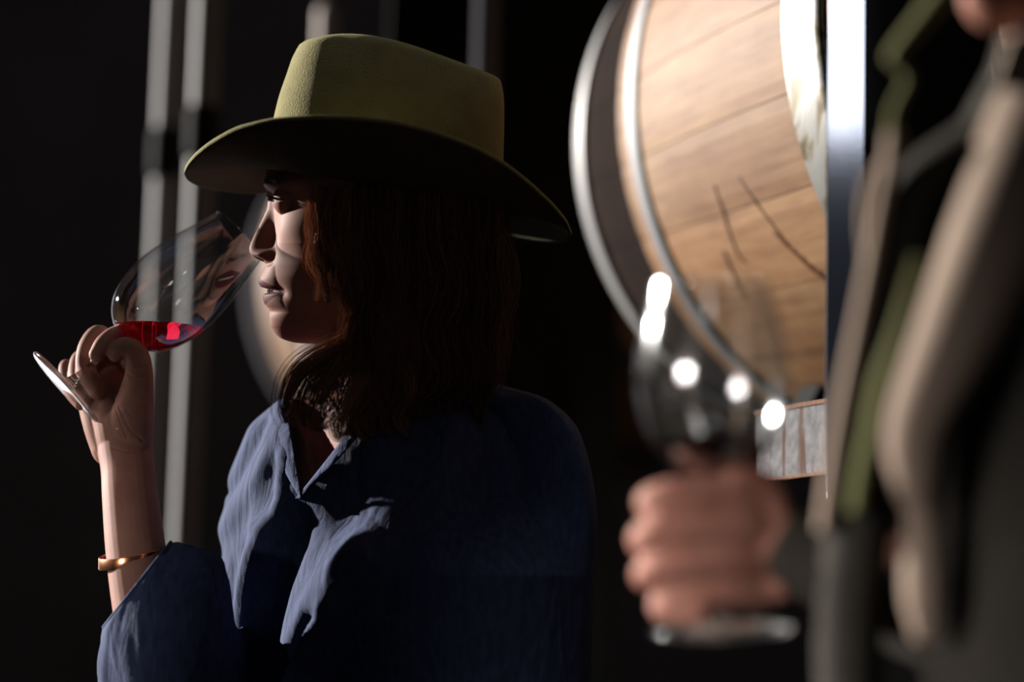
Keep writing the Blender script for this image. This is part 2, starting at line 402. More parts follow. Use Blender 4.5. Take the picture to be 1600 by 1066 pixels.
# the left wall has a wide high opening that lets the low sun in
_hy = 6.6
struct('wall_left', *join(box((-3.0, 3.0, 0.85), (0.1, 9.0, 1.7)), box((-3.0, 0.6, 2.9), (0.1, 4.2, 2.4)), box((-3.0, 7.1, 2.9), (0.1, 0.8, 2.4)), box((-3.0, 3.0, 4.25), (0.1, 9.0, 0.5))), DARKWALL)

# ------------------------------------------------------------------ barrels
def barrel_R(t, L=0.475, Rb=0.35, Rh=0.29): return Rb - (Rb - Rh) * (t / L) ** 2

def barrel_meshes():
    """axis = local +x. returns dict of mesh data shared between barrels"""
    L = 0.475; n = 28; out = {}
    ns = 27
    for nm, (t0, t1) in {'stave': (-0.385, L), 'dark_end': (-L, -0.385)}.items():
        pass
    a0, a1 = -PI / ns + 0.0013, PI / ns - 0.0013
    # one stave with bevelled long edges, 24 stations
    ts = np.linspace(-L, L, 25); prof = []
    for i, a in enumerate(np.linspace(a0, a1, 7)):
        e = -0.0005 if i in (0, 6) else 0.0
        prof.append((a, e))
    V = []
    for t in ts:
        R = barrel_R(t)
        for a, e in prof: V.append((t, -(R + e) * math.cos(a), (R + e) * math.sin(a)))
        for a, e in prof[::-1]: V.append((t, -(R - 0.025) * math.cos(a), (R - 0.025) * math.sin(a)))
    m = 14; Fc = [tuple(f) for f in grid_faces(len(ts), m)]
    Fc.append(tuple(range(m))); Fc.append(tuple(range((len(ts) - 1) * m, len(ts) * m))[::-1])
    out['stave'] = (np.array(V), Fc)
    return out
BM = barrel_meshes()

def mk_me(name, VF, mats, smooth=True):
    me = bpy.data.meshes.new(name); me.from_pydata([tuple(map(float, v)) for v in VF[0]], [], [tuple(int(i) for i in f) for f in VF[1]]); me.update()
    if smooth: me.polygons.foreach_set('use_smooth', [True] * len(me.polygons))
    for m in (mats if isinstance(mats, (list, tuple)) else [mats]): me.materials.append(m)
    return me

def hoop_vf(t0, t1, th=0.0022, ns=160, R=barrel_R):
    V = []; a = np.linspace(0, 2 * PI, ns, endpoint=False)
    sec = []
    for k in np.linspace(0, 1, 5):
        t = t0 + (t1 - t0) * k; sec.append((t, R(t) + th + 0.0002))
    sec += [(t1, R(t1) - 0.001), (t0, R(t0) - 0.001)]
    rows = np.array([[(t, -r * math.cos(x), r * math.sin(x)) for x in a] for t, r in sec + sec[:1]]).reshape(-1, 3)
    return rows, [tuple(f) for f in grid_faces(len(sec) + 1, ns)]

def chime_vf():
    t0, t1 = -0.476, -0.474
    return None
def head_board(y0, y1, R):
    """board of the head between lateral limits, in plane x=0 .. 0.02"""
    ys = np.linspace(y0, y1, 5); V = []
    for x in (0, 0.02):
        for y in ys: V.append((x, y, math.sqrt(max(R * R - y * y, 1e-6))))
        for y in ys[::-1]: V.append((x, y, -math.sqrt(max(R * R - y * y, 1e-6))))
    n = 10; Fc = [tuple(range(n))[::-1], tuple(range(n, 2 * n))] + [(i, (i + 1) % n, n + (i + 1) % n, n + i) for i in range(n)]
    return np.array(V), Fc

STAVE_ME = mk_me('stave', BM['stave'], [STAVE, DARKOAK])
# a near-black band covers one end of every stave
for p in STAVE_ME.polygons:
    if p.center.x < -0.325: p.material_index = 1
STAVE_ME.polygons.foreach_set('use_smooth', [False] * len(STAVE_ME.polygons))
HOOPS = [('chime', -0.476, -0.442, HOOP), ('quarter', -0.283, -0.262, HOOPDIM), ('line', -0.262, -0.258, GREENLINE), ('bilge', 0.05, 0.110, STAINED), ('q2', 0.27, 0.305, HOOP), ('c2', 0.44, 0.476, HOOP)]
HOOP_ME = [mk_me('hoop', hoop_vf(a, b, 0.004 if i in (0, 5) else 0.0025), m) for i, (n_, a, b, m) in enumerate(HOOPS)]
HB = [mk_me('head_board', head_board(-0.262 + i * 0.0749 + 0.0008, -0.262 + (i + 1) * 0.0749 - 0.0008, 0.264), HEADWOOD, False) for i in range(7)]
BUNG_ME = mk_me('bung', lathe([(0.0001, 0.012), (0.02, 0.012), (0.024, 0.008), (0.024, -0.02), (0.0001, -0.02)], 24), simple('silicone', (0.5, 0.48, 0.42), 0.5).m)

def barrel(loc, heading, label, group=None, dull=False):
    t = thing('oak_barrel', label, 'barrel', loc, group)
    t.rotation_euler = (0, 0, -heading)
    def add(name, me, M4=None, lab=None):
        o = bpy.data.objects.new(name, me); COL.objects.link(o); o.parent = t
        if M4 is not None: o.matrix_local = M4
        if lab: o['label'] = lab
        return o
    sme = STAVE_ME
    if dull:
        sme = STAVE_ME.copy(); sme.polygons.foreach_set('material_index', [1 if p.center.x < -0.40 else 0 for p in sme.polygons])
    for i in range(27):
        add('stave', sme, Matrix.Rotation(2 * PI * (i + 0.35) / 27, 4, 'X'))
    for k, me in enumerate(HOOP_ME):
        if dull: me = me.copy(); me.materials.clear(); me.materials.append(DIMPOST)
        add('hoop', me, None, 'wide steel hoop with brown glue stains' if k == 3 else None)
    for s in (-1, 1):
        for me in HB: add('head_board', me, Matrix.Translation((s * 0.44 - 0.01, 0, 0)))
    add('bung', BUNG_ME, Matrix.Translation((0, 0, 0.35)))
    return t
BC = np.array([0.5244, 2.202, CAMZ + 0.5707]); BH = 1.1484
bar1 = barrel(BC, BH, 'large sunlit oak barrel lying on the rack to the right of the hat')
AX = np.array([math.cos(BH), -math.sin(BH), 0]); UX = np.array([-math.sin(BH), -math.cos(BH), 0])
# wine drips down the staves of the near barrel
def on_barrel(t, th, lift=0.0006):
    R = barrel_R(t) + lift
    return np.array([t, -R * math.cos(th), R * math.sin(th)])
def project(P):
    d = np.asarray(P) - ORG; z = d @ FWD; return 800 + F * (d @ RI) / z, 533 - F * (d @ UP) / z
_T, _TH = np.meshgrid(np.linspace(-0.3, 0.12, 211), np.linspace(-1.3, 0.9, 441), indexing='ij')
_R = barrel_R(_T) + 0.0008
_P = BC + _T[..., None] * AX + _R[..., None] * (np.cos(_TH)[..., None] * UX + np.sin(_TH)[..., None] * np.array([0, 0, 1]))
_PX, _PY = project(_P)
def barrel_at(px, py):
    k = np.argmin((_PX - px) ** 2 + (_PY - py) ** 2); return _T.flat[k], _TH.flat[k]
def drip(path, wid, lab=None):
    P = cr_spline(np.array([barrel_at(*p) for p in path]), 26); V = []
    for i, (t, th) in enumerate(P):
        ww = wid * (0.6 + 0.6 * math.sin(i * 0.9) ** 2) * (1 if i > 2 else 0.4 + 0.2 * i)
        if i > 20: ww *= (26 - i) / 6
        V += [on_barrel(t - ww, th, 0.0003), on_barrel(t, th, 0.0012), on_barrel(t + ww, th, 0.0003)]
    o = mesh('wine_drip', V, grid_faces(26, 3, False), STAIN); o.parent = bar1
    if lab: o['label'] = lab
    return o
drip([(1116, 290), (1128, 330), (1140, 365), (1152, 395), (1166, 412)], 0.0016, 'dried wine trickle')
drip([(1152, 275), (1175, 310), (1205, 350), (1240, 395), (1270, 425), (1292, 440)], 0.0014, 'dried wine trickle')
drip([(1205, 360), (1235, 390), (1268, 418), (1294, 436)], 0.004, 'dried wine smear')
drip([(1130, 392), (1145, 430), (1165, 470)], 0.0012, 'dried wine trickle')

# rack that carries the near barrel
rack = thing('barrel_rack', 'steel rack with dark blue post and rusty galvanised plate under the big barrel', 'rack', (0.6, 2.0, 0))
RZ = [[AX[0], UX[0], 0], [AX[1], UX[1], 0], [0, 0, 1]]
def seg_rot(d):
    d = d / np.linalg.norm(d); x = np.cross([0, 1, 0], d); x /= np.linalg.norm(x); y = np.cross(d, x)
    return np.stack([x, y, d], 1)
pt = U(1303, 0, 1.70); pb = U(1319, 560, 1.70); dv = np.array([0.0, 0.0, 1.0])
post_x = pb[0]; post_y = pb[1]
# post face towards the camera: 22 mm wide, return flange behind to its right
P0 = pb + dv * ((0 - pb[2]) / dv[2]); P1 = pb + dv * ((2.55 - pb[2]) / dv[2])
mid = (P0 + P1) / 2; ln = np.linalg.norm(P1 - P0)
RP = seg_rot(dv)
_z = math.radians(-8.5); RPF = np.array([[math.cos(_z), -math.sin(_z), 0], [math.sin(_z), math.cos(_z), 0], [0, 0, 1]]) @ RP
part('post_face', *bevel_box((mid[0], mid[1], 2.0), (0.0262, 0.0015, 1.3), 0.0004, RPF), BLUESTEEL, rack, False, 'dark blue glossy post face')
part('post', *bevel_box(mid + np.array([0.058, 0.022, 0]), (0.094, 0.030, ln), 0.002, RP), BLACKSTEEL, rack, False)
part('post_foot', *bevel_box((P0[0] + 0.01, P0[1] + 0.01, 0.006), (0.14, 0.12, 0.012), 0.002), BLACKSTEEL, rack, False)
# plate: parallel to the barrel axis, carries the cradle
pc = U(1262, 689, 1.97)
part('plate', *bevel_box(pc + AX * 0.02 + UX * 0.0, (0.20, 0.006, 0.060), 0.001, RZ), RUST, rack, False, 'grey galvanised plate with brown rust runs')
part('rust_edge', *bevel_box(pc + AX * 0.02 + UX * 0.0005 + np.array([0, 0, 0.0295]), (0.201, 0.0075, 0.004), 0.0008, RZ), RUSTD, rack, False, 'rusty top edge')
part('rust_edge', *bevel_box(pc + AX * 0.02 + UX * 0.0005 + np.array([0, 0, -0.0285]), (0.201, 0.0075, 0.003), 0.0008, RZ), RUSTD, rack, False, 'rusty bottom edge')
zb = BC[2] - 0.35
for s, t in ((1, 0.16), (-1, -0.16)):
    c = BC + AX * t; R_ = barrel_R(t)
    for side in (-1, 1):
        th = math.radians(-90 + side * 28)
        p = c + (R_ + 0.016) * (math.cos(th) * UX + math.sin(th) * np.array([0, 0, 1]))
        part('cradle', *bevel_box(p, (0.04, 0.07, 0.028), 0.003, np.array(RZ) @ np.array([[1, 0, 0], [0, math.cos(th + PI / 2), -math.sin(th + PI / 2)], [0, math.sin(th + PI / 2), math.cos(th + PI / 2)]])), BLACKSTEEL, rack, False)
for s in (-1, 1):
    for sd in (-0.11, 0.11):
        c = BC + AX * (0.16 * s) + UX * sd
        part('leg', *bevel_box((c[0], c[1], (zb - 0.04) / 2), (0.035, 0.035, zb - 0.04), 0.002, RZ), BLACKSTEEL, rack, False)
for s in (-1, 1):
    c = BC + AX * (0.16 * s); part('crossbar', *bevel_box((c[0], c[1], zb - 0.04), (0.04, 0.27, 0.04), 0.003, RZ), BLACKSTEEL, rack, False)

# ------------------------------------------------------------------ background
def back_post(px, py_top, py_bot, d, rad, mat, label, group, bands=(), lean=0, floor=True):
    m_ = U(px + lean * 0.4, 280, d); b = np.array([m_[0], m_[1], 0.3]); a = np.array([m_[0], m_[1], CAMZ + (U(px, py_top, d)[2] - CAMZ) * m_[1] / U(px, py_top, d)[1]])
    t = thing('steel_post', label, 'post', (b[0], b[1], 0), group)
    dd = (a - b); k = b[2] / (a[2] - b[2]); z0 = b - dd * k if floor else b
    part('shaft', *tube([z0, (z0 + a) / 2, a], [rad] * 3, 24, 9), mat, t)
    for py in bands:
        zz = U(px, py, d)[2]; c = np.array([m_[0], m_[1], CAMZ + (zz - CAMZ) * m_[1] / U(px, py, d)[1]])
        u = dd / np.linalg.norm(dd)
        part('coupling', *tube([c - u * 0.022, c, c + u * 0.022], [rad * 1.22] * 3, 24, 5), BLACKSTEEL, t)
    return t
back_post(256, -500, 900, 3.1, 0.0165, GREYPOST, 'grey steel post far left, nearer the frame edge', None, (240,), 4)
back_post(307, -500, 900, 2.95, 0.0165, GREYPOST, 'grey steel post just left of the hat brim, seen through the glass', None, (208,), 16)
back_post(752, -500, 700, 2.85, 0.0150, DIMPOST, 'thin grey post rising behind the back of the hat crown', None, (), 6)
back_post(502, 22, 700, 3.2, 0.0150, PALEPOST, 'pale post whose rounded top shows above the front of the hat', None, (), 0)
LX = U(620, 466, 4.2); BH2 = 0.97
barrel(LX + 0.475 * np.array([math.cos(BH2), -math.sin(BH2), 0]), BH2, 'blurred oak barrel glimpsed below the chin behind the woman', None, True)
px0, px1 = U(590, 500, 3.0)[0], U(965, 500, 3.0)[0]
pr = thing('partition', 'dark upright partition behind the back of the hat', 'partition', ((px0 + px1) / 2, 3.0, 0))
part('panel', *bevel_box(((px0 + px1) / 2, 3.0, 1.35), (px1 - px0, 0.03, 2.7), 0.004), BLACKSTEEL, pr, False)
part('panel', *bevel_box(((U(768, 500, 3.0)[0] + px1) / 2, 2.965, 1.35), (px1 - U(768, 500, 3.0)[0], 0.03, 2.7), 0.004), BLACKSTEEL, pr, False)

# ------------------------------------------------------------------ the woman
woman = thing('person', 'woman in olive hat and navy shirt smelling wine from a raised glass', 'person', (*W(650, 1066)[:2], 0))

PROFILE = [(200, 440), (250, 420), (270, 415), (284, 412), (290, 413), (302, 417), (312, 419), (326, 417.5), (343, 410), (360, 401), (377, 393), (385, 390.2), (389.5, 389.5), (394, 390.2), (398, 392), (402, 396), (405, 401), (408, 408), (411, 415.5), (415, 415), (423, 411), (431, 407), (436, 404.5), (441, 404), (446, 405.5), (449, 408), (451, 417), (454, 425), (457, 420), (459, 413), (462, 411.2), (467, 411.2), (472, 412.2), (477, 415), (481, 418.5), (486, 420.5), (498, 421), (505, 421.8), (510, 423), (520, 429), (526, 434.5), (530, 441), (533, 449), (535, 458)]
BASE = [(200, 440), (250, 420), (270, 415), (284, 413), (300, 420), (315, 425), (343, 430), (377, 430), (400, 427), (415, 422), (431, 419.5), (455, 420.5), (472, 421), (486, 421), (498, 421), (505, 421.8), (510, 423), (520, 429), (526, 434.5), (530, 441), (533, 449), (535, 458)]
HALFW = [(180, 100), (220, 125), (270, 134), (330, 132), (380, 126), (430, 110), (470, 92), (500, 74), (515, 62), (526, 50), (533, 40), (535, 34)]
BACK = [(180, 720), (230, 765), (300, 778), (360, 775), (420, 755), (470, 700), (500, 660), (535, 640)]

def head_mesh(Y=None, NT_=300):
    Y = np.r_[np.linspace(185, 280, 30), np.arange(281, 535.1, 0.9)]
    nth = NT_; th = np.linspace(-PI, PI, nth, endpoint=False)
    # denser in front
    th = th - 0.55 * np.sin(th)
    y = np.repeat(Y[:, None], nth, 1); t = np.repeat(th[None], len(Y), 0)
    xb = sinterp(y, BASE); P = np.interp(y, *np.array(PROFILE).T); bk = np.interp(y, *np.array(BACK).T); w = np.interp(y, *np.array(HALFW).T)
    # smooth profile numerically
    Pl = np.interp(Y, *np.array(PROFILE).T); ker = np.array([1, 2, 3, 2, 1.]); ker /= ker.sum()
    Ps = np.convolve(np.pad(Pl, 2, 'edge'), ker, 'valid'); P = np.repeat(Ps[:, None], nth, 1)
    xm = xb + 150
    c, s = np.cos(t), np.sin(t)
    n = 2.25
    fx = np.sign(c) * np.abs(c) ** (2 / n); fs = np.sign(s) * np.abs(s) ** (2 / n)
    x = np.where(c > 0, xm - (xm - xb) * fx, xm - (bk - xm) * fx * 1.0)
    q = w * fs                                  # lateral, both signs
    Lq = np.abs(q)
    front = np.clip((c - 0.05) / 0.3, 0, 1)
    feat = xb - P
    # nose
    sig = np.interp(y, [300, 320, 350, 375, 388, 398, 406, 414], [9, 11, 13.5, 17, 22, 28, 30, 26])
    pw = np.interp(y, [300, 360, 385, 405], [2.0, 3.0, 3.4, 3.6])
    gn = np.exp(-(Lq / sig) ** pw)
    # lips
    corner = np.clip(1 - (Lq / 52) ** 2, 0, 1)
    gl = corner ** 0.75
    isnose = y < 414
    g = np.where(isnose, gn, np.where(y > 489, 1.0, gl))
    bl = np.clip((y - 411) / 6, 0, 1); g = np.where((y < 417) & (y > 411), gn * (1 - bl) + gl * bl, g)
    x = x - feat * g * front
    # wing of the nose
    x -= 7 * np.exp(-((Lq - 27) / 8) ** 2 - ((y - 395) / 9) ** 2) * front
    x += 4 * np.exp(-((Lq - 38) / 6) ** 2 - ((y - 398) / 12) ** 2) * front
    # nostril
    x += 9 * np.exp(-((Lq - 15) / 6) ** 2 - ((y - 405) / 3.2) ** 2) * front
    # eye socket, brow, cheekbone, nasolabial, mouth corner, cleft under the lip
    x += 7 * np.exp(-((Lq - 60) / 27) ** 2 - ((y - 311) / 13) ** 2) * front
    x += 6 * np.exp(-((Lq - 26) / 11) ** 2 - ((y - 312) / 14) ** 2) * front
    x -= 7 * np.exp(-((Lq - 55) / 38) ** 2 - ((y - 288) / 8) ** 2) * front
    x -= 9 * np.exp(-((Lq - 82) / 34) ** 2 - ((y - 358) / 28) ** 2) * front
    x -= 5 * np.exp(-((Lq - 52) / 20) ** 2 - ((y - 400) / 30) ** 2) * front
    x += 5 * np.exp(-((Lq - 54) / 8) ** 2 - ((y - 456) / 9) ** 2) * front
    x += 2.5 * np.exp(-((Lq - 30) / 26) ** 2 - ((y - 486) / 6) ** 2) * front
    # eye lids over the ball
    ec = (451.0, 313.0, 59.0); er = 25.5
    dd2 = er ** 2 - (y - ec[1]) ** 2 - (Lq - ec[2]) ** 2
    lid = np.where(dd2 > 0, ec[0] - np.sqrt(np.maximum(dd2, 0)), 1e3)
    lat = (Lq - ec[2]) / 25.0
    top = ec[1] - 4.0 * np.clip(1 - lat ** 2, 0, 1) - 0.8; bot_ = ec[1] + 3.0 * np.clip(1 - lat ** 2, 0, 1) + 0.2
    op = (np.abs(lat) < 1) & (y > top) & (y < bot_)
    sm = np.where((np.abs(y - ec[1]) < 22) & (c > 0.05), np.minimum(x, lid), x)
    x = np.where(op & (c > 0.05), np.maximum(x, ec[0] - 18), sm)
    # lip mask
    up = (y > 437 - 5 * (1 - np.clip(Lq / 50, 0, 1)) + 12 * (Lq / 50) ** 2) & (y < 456)
    lo = (y >= 456) & (y < 477 - 17 * (Lq / 50) ** 2)
    lip = ((up | lo) & (Lq < 50) & (c > 0)).astype(float)
    Vp = np.stack([x, y, q], -1)
    return Vp, lip, Y, nth
Vp, lip, Yh, nth = head_mesh()
cap_b = []
rows = [Vp]
lips = [lip]
last = Vp[-1]
for k, (sc, dy) in enumerate([(0.93, 1.2), (0.8, 2.2), (0.6, 2.8), (0.35, 3.0), (0.05, 3.0)]):
    cx = 560; r = last.copy(); r[:, 0] = cx + (r[:, 0] - cx) * sc; r[:, 2] *= sc; r[:, 1] += dy; rows.append(r[None]); lips.append(np.zeros((1, nth)))
VH = np.concatenate(rows, 0); LH = np.concatenate(lips, 0)
nrh = VH.shape[0]
HV = W(VH[..., 0], VH[..., 1], VH[..., 2]).reshape(-1, 3); HF = [tuple(f) for f in grid_faces(nrh, nth)]

# arm, hand and neck: one continuous surface
def ch(pts, ns=18):
    p = np.asarray(pts, float); return tube(A(p[:, :3]), p[:, 3] * K, ns)
HANDQ = -10
wparts = [
    # forearm and wrist
    ch([(262, 1170, -170, 54), (238, 1020, -150, 49), (222, 930, -118, 47), (211, 850, -84, 45.5), (204, 780, -48, 43.5), (200, 735, -20, 42), (196, 700, 0, 43)], 28),
    # upper arm back to the shoulder
    ch([(262, 1170, -170, 52), (350, 1150, 0, 54), (430, 960, 190, 62), (470, 760, 250, 72)], 24),
    # palm
    ch([(196, 705, 0, 41), (190, 670, 8, 43), (182, 635, 24, 42), (175, 605, 40, 32)], 26),
    ch([(172, 700, 12, 30), (158, 665, 22, 28), (146, 632, 38, 24), (140, 605, 50, 20)], 22),
    # thumb with the ball of the thumb
    ch([(212, 700, -10, 27), (207, 655, -20, 33), (213, 615, -22, 27), (217, 585, -24, 22), (215, 560, -24, 19.5), (205, 545, -24, 17.5), (190, 544, -25, 16), (181, 553, -24, 13.5)], 22),
    # index
    ch([(195, 620, 40, 24), (205, 560, 48, 18), (198, 525, 30, 17), (180, 526, 6, 16.5), (163, 538, -16, 15.5), (151, 554, -24, 12.5)], 18),
    # middle
    ch([(180, 620, 50, 24), (172, 560, 60, 19), (156, 525, 46, 18), (138, 545, 26, 17), (134, 577, 12, 16), (144, 597, -6, 15.5), (152, 612, -16, 13.5)], 18),
    # ring
    ch([(165, 630, 55, 22), (148, 585, 66, 17), (128, 560, 58, 14.5), (120, 580, 36, 14), (124, 605, 14, 13.5), (136, 622, -2, 11.5)], 18),
    # little
    ch([(150, 645, 52, 20), (125, 610, 70, 15), (106, 573, 66, 13), (104, 592, 44, 12), (113, 615, 22, 11.5), (126, 632, 6, 10)], 18),
]
AV, AF = remeshed(*join(*wparts), 0.0009, 8, 0.5)
def px_of(V):
    d = V - ORG; z = d @ FWD; return 800 + F * (d @ RI) / z, 533 - F * (d @ UP) / z, (z - D0) / K
CREASES = [([(176, 700), (200, 706), (226, 702)], 1.6, 1.8), ([(185, 636), (194, 655), (204, 672), (222, 690)], 1.6, 2.4), ([(178, 618), (181, 640), (190, 664), (198, 684)], 1.8, 2.6),
           ([(196, 583), (208, 590), (226, 588)], 1.5, 2.0), ([(192, 570), (206, 577), (230, 572)], 1.5, 1.8), ([(205, 612), (218, 622), (232, 622)], 1.5, 1.2), ([(197, 640), (206, 650), (222, 656)], 1.5, 1.2), ([(212, 676), (224, 690), (232, 706)], 1.6, 1.2)]
ax_, ay_, aq_ = px_of(AV); frm = aq_ < 20
dep = np.zeros(len(AV))
for pl, hw, amp in CREASES:
    P = cr_spline(np.array(pl, float), 24)
    bb = np.where((ax_ > P[:, 0].min() - 8) & (ax_ < P[:, 0].max() + 8) & (ay_ > P[:, 1].min() - 8) & (ay_ < P[:, 1].max() + 8) & frm)[0]
    dd = np.min(np.hypot(ax_[bb][:, None] - P[None, :, 0], ay_[bb][:, None] - P[None, :, 1]), 1)
    dep[bb] += amp * np.exp(-(dd / hw) ** 2)
AV = AV + (dep * K)[:, None] * FWD
neckp = [
    ch([(590, 470, 0, 95), (605, 560, 0, 92), (620, 640, 0, 90), (640, 720, 10, 95)], 32),
    ch([(640, 720, 10, 95), (650, 800, 20, 100), (660, 1000, 20, 120)], 24),
]
NV, NF = remeshed(*join(*neckp), 0.004, 6, 0.6)
BV, BF = join((HV, HF), (AV, AF), (NV, NF))
body = mesh('body', BV, BF, SKIN); attach(body, woman)
lipattr = body.data.attributes.new('lip', 'FLOAT', 'POINT'); la = np.zeros(len(BV)); la[:LH.size] = LH.reshape(-1); lipattr.data.foreach_set('value', la)

# eyes, lashes, brows, teeth, nails
def ball(c, r, fn=W, s=(1, 1, 1), k=None, nu=24, nv=16):
    k = k or K
    u = np.linspace(0, 2 * PI, nu, endpoint=False); v = np.linspace(0.02, PI - 0.02, nv)
    d = np.stack([np.outer(np.sin(v), np.cos(u)), np.outer(np.cos(v), np.ones(nu)), np.outer(np.sin(v), np.sin(u))], -1).reshape(-1, 3)
    P = np.array(c) + d * np.array(s) * r
    return fn(P[:, 0], P[:, 1], P[:, 2]), [tuple(f) for f in grid_faces(nv, nu)]
for sgn in (-1, 1):
    e = part('eye', *ball((452, 313, sgn * 59), 24.4), EYEM, woman)
    part('iris', *ball((433.5, 313, sgn * 58), 9.5, s=(0.72, 1, 1)), IRIS, e)
    lash = []
    for i in range(34):
        a = -1 + 2 * i / 33; L0 = 59 + 24 * a
        if sgn > 0 and a < -0.5: pass
        y0 = 313 - 5.5 * (1 - a * a) - 1.0; x0 = 451 - math.sqrt(max(25.5 ** 2 - (y0 - 313) ** 2 - (L0 - 59) ** 2, 1)) + 1
        ln_ = 10 + 3 * random.random()
        p = [(x0, y0, sgn * L0), (x0 - ln_ * 0.55, y0 + 1.5, sgn * (L0 + a * 2)), (x0 - ln_, y0 - 2.0, sgn * (L0 + a * 5))]
        lash.append(tube(A(p), [0.55 * K, 0.4 * K, 0.1 * K], 4, 5, False))
    part('eyelashes', *join(*lash), LASH, woman)
    brow = []
    for i in range(70):
        a = i / 69; L0 = 26 + 62 * a; y0 = 289 - 5 * math.sin(a * 2.2) + random.uniform(-2.5, 2.5); x0 = 412 + 15 * (L0 / 100) ** 2 * 1.6 + 2
        p = [(x0 + 2, y0, sgn * L0), (x0 - 1.5, y0 - 2, sgn * (L0 + 4)), (x0, y0 - 3, sgn * (L0 + 9))]
        brow.append(tube(A(p), [0.5 * K, 0.45 * K, 0.1 * K], 4, 5, False))
    part('eyebrow', *join(*brow), LASH, woman)
tt = []
for i in range(6):
    L0 = -22 + 8.8 * i
    tt.append(bevel_box((0, 0, 0), (1, 1, 1), 0.2)); v = tt[-1][0]
    c = np.array([419.5 + 0.012 * L0 * L0, 452.5, L0]); vv = c + v * np.array([5, 9, 8.2])
    tt[-1] = (W(vv[:, 0], vv[:, 1], vv[:, 2]), tt[-1][1])
part('teeth', *join(*tt), TOOTH, woman)
def nail(c, long, across, lift):
    c = np.array(c, float); l = np.array(long, float); a = np.array(across, float); n = np.array(lift, float)
    V = []
    for u in np.linspace(-1, 1, 7):
        hw = 1 - 0.25 * max(0, u) ** 3 - 0.12 * max(0, -u) ** 2
        for v in np.linspace(-1, 1, 7):
            V.append(c + l * u + a * v * hw - n * (v * v) * 0.9 - n * 0.35 * u * u)
    V = np.array(V); return W(V[:, 0], V[:, 1], V[:, 2]), grid_faces(7, 7, False)
part('fingernail', *nail((145.5, 556, -27), (-4.5, 9, -1), (5.5, 3, -5), (-4.0, -2.5, -4)), NAIL, woman)
part('fingernail', *nail((196, 533, -33), (-9, 2, 0), (-3, -5, -7), (3, -4, -5)), NAIL, woman)

# copper bangle on the forearm
def bangle():
    V = []; n = 90
    for i in range(n):
        a = math.radians(-168 + 336 * i / (n - 1)); ca, sa = math.cos(a), math.sin(a)
        # centre on the forearm; open gap at the back
        cx, cy = 204, 872
        px = cx + 48.0 * sa; q = -93 - 49.5 * ca; py = cy - 9.0 * sa + 7 * ca
        for dy, dr in ((-9, 0), (9, 0), (9, 2.2), (-9, 2.2)):
            V.append((px + dr * sa, py + dy, q - dr * ca))
    V = np.array(V); Fc = [tuple(f) for f in grid_faces(n, 4)] + [(3, 2, 1, 0), tuple(range((n - 1) * 4, n * 4))]
    return W(V[:, 0], V[:, 1], V[:, 2]), Fc
bg_ = part('bracelet', *bangle(), COPPER, woman, True, 'open copper cuff bracelet on the raised forearm')
m = bg_.modifiers.new('b', 'BEVEL'); m.width = 0.0004; m.segments = 2

# ---- shirt
TC = np.array([650.0, 0, 20.0])
def torso_point(th, y, infl=0.0):
    """th 0 = right shoulder (far), pi/2 = chest front"""
    wS = sinterp(y, [(596, 0.36), (606, 0.50), (620, 0.72), (640, 0.86), (665, 0.96), (700, 1.03), (740, 1.08), (800, 1.12), (900, 1.10), (1000, 1.08), (1180, 1.06), (1300, 0.98), (1450, 1.05), (1700, 1.15)])
    fS = sinterp(y, [(596, 0.62), (620, 0.84), (660, 0.98), (720, 1.08), (800, 1.18), (880, 1.28), (960, 1.30), (1060, 1.22), (1180, 1.12), (1400, 1.05), (1700, 1.15)])
    c, s = np.cos(th), np.sin(th)
    n = 2.3; c = np.sign(c) * np.abs(c) ** (2 / n); s = np.sign(s) * np.abs(s) ** (2 / n)
    mx, mq = -225.0, 200.0; fx, fq = -115.0, -130.0
    fr = np.where(s > 0, fS, np.minimum(fS, 1.0) * 0.9)
    x = 650 + wS * mx * c + fr * fx * s - infl * 0.66 * s - infl * 0.7 * c
    q = 20 + wS * mq * c + fr * fq * s - infl * 0.75 * s + infl * 0.7 * c
    return x, q
FOLDS = [
    ([(660, 630), (605, 710), (548, 800)], 48, -22),  # polyline px, half width, height towards the camera/left (positive = ridge)
    ([(445, 640), (420, 720), (370, 800), (330, 850)], 15, 9),
    ([(410, 650), (380, 720), (345, 780)], 10, 7),
    ([(430, 700), (412, 760), (405, 820)], 12, 7),
    ([(425, 640), (398, 700), (362, 770)], 7, -7),
    ([(446, 780), (415, 850), (398, 910), (388, 1000), (382, 1080)], 20, 24),
    ([(476, 800), (446, 870), (426, 930), (412, 1000), (402, 1080)], 20, -34),
    ([(600, 830), (548, 890), (502, 970), (468, 1080)], 38, 34),
    ([(515, 950), (485, 1000), (455, 1080)], 11, -16),
    ([(535, 925), (505, 990), (472, 1080)], 10, 12),
    ([(350, 880), (345, 960), (352, 1080)], 8, 7),
    ([(368, 860), (366, 950), (370, 1080)], 6, -6),
    ([(330, 880), (328, 960), (330, 1080)], 7, -7),
    ([(390, 840), (380, 900), (366, 960)], 6, -5),
    ([(450, 690), (444, 760), (446, 800)], 9, 9),
]
def fold_disp(px, py):
    d = np.zeros_like(px)
    for pl, hw, amp in FOLDS:
        P = cr_spline(np.array(pl, float), 30)
        best = np.full(px.shape, 1e9); tt = np.zeros(px.shape)
        for i in range(len(P) - 1):
            a, b = P[i], P[i + 1]; ab = b - a; L2 = ab @ ab
            u = np.clip(((px - a[0]) * ab[0] + (py - a[1]) * ab[1]) / L2, 0, 1)
            dd = np.hypot(px - a[0] - u * ab[0], py - a[1] - u * ab[1])
            m_ = dd < best; best = np.where(m_, dd, best); tt = np.where(m_, (i + u) / (len(P) - 1), tt)
        d += amp * np.exp(-(best / hw) ** 2) * np.clip(np.minimum(tt, 1.0) * 5 + 0.15, 0, 1)
    return d
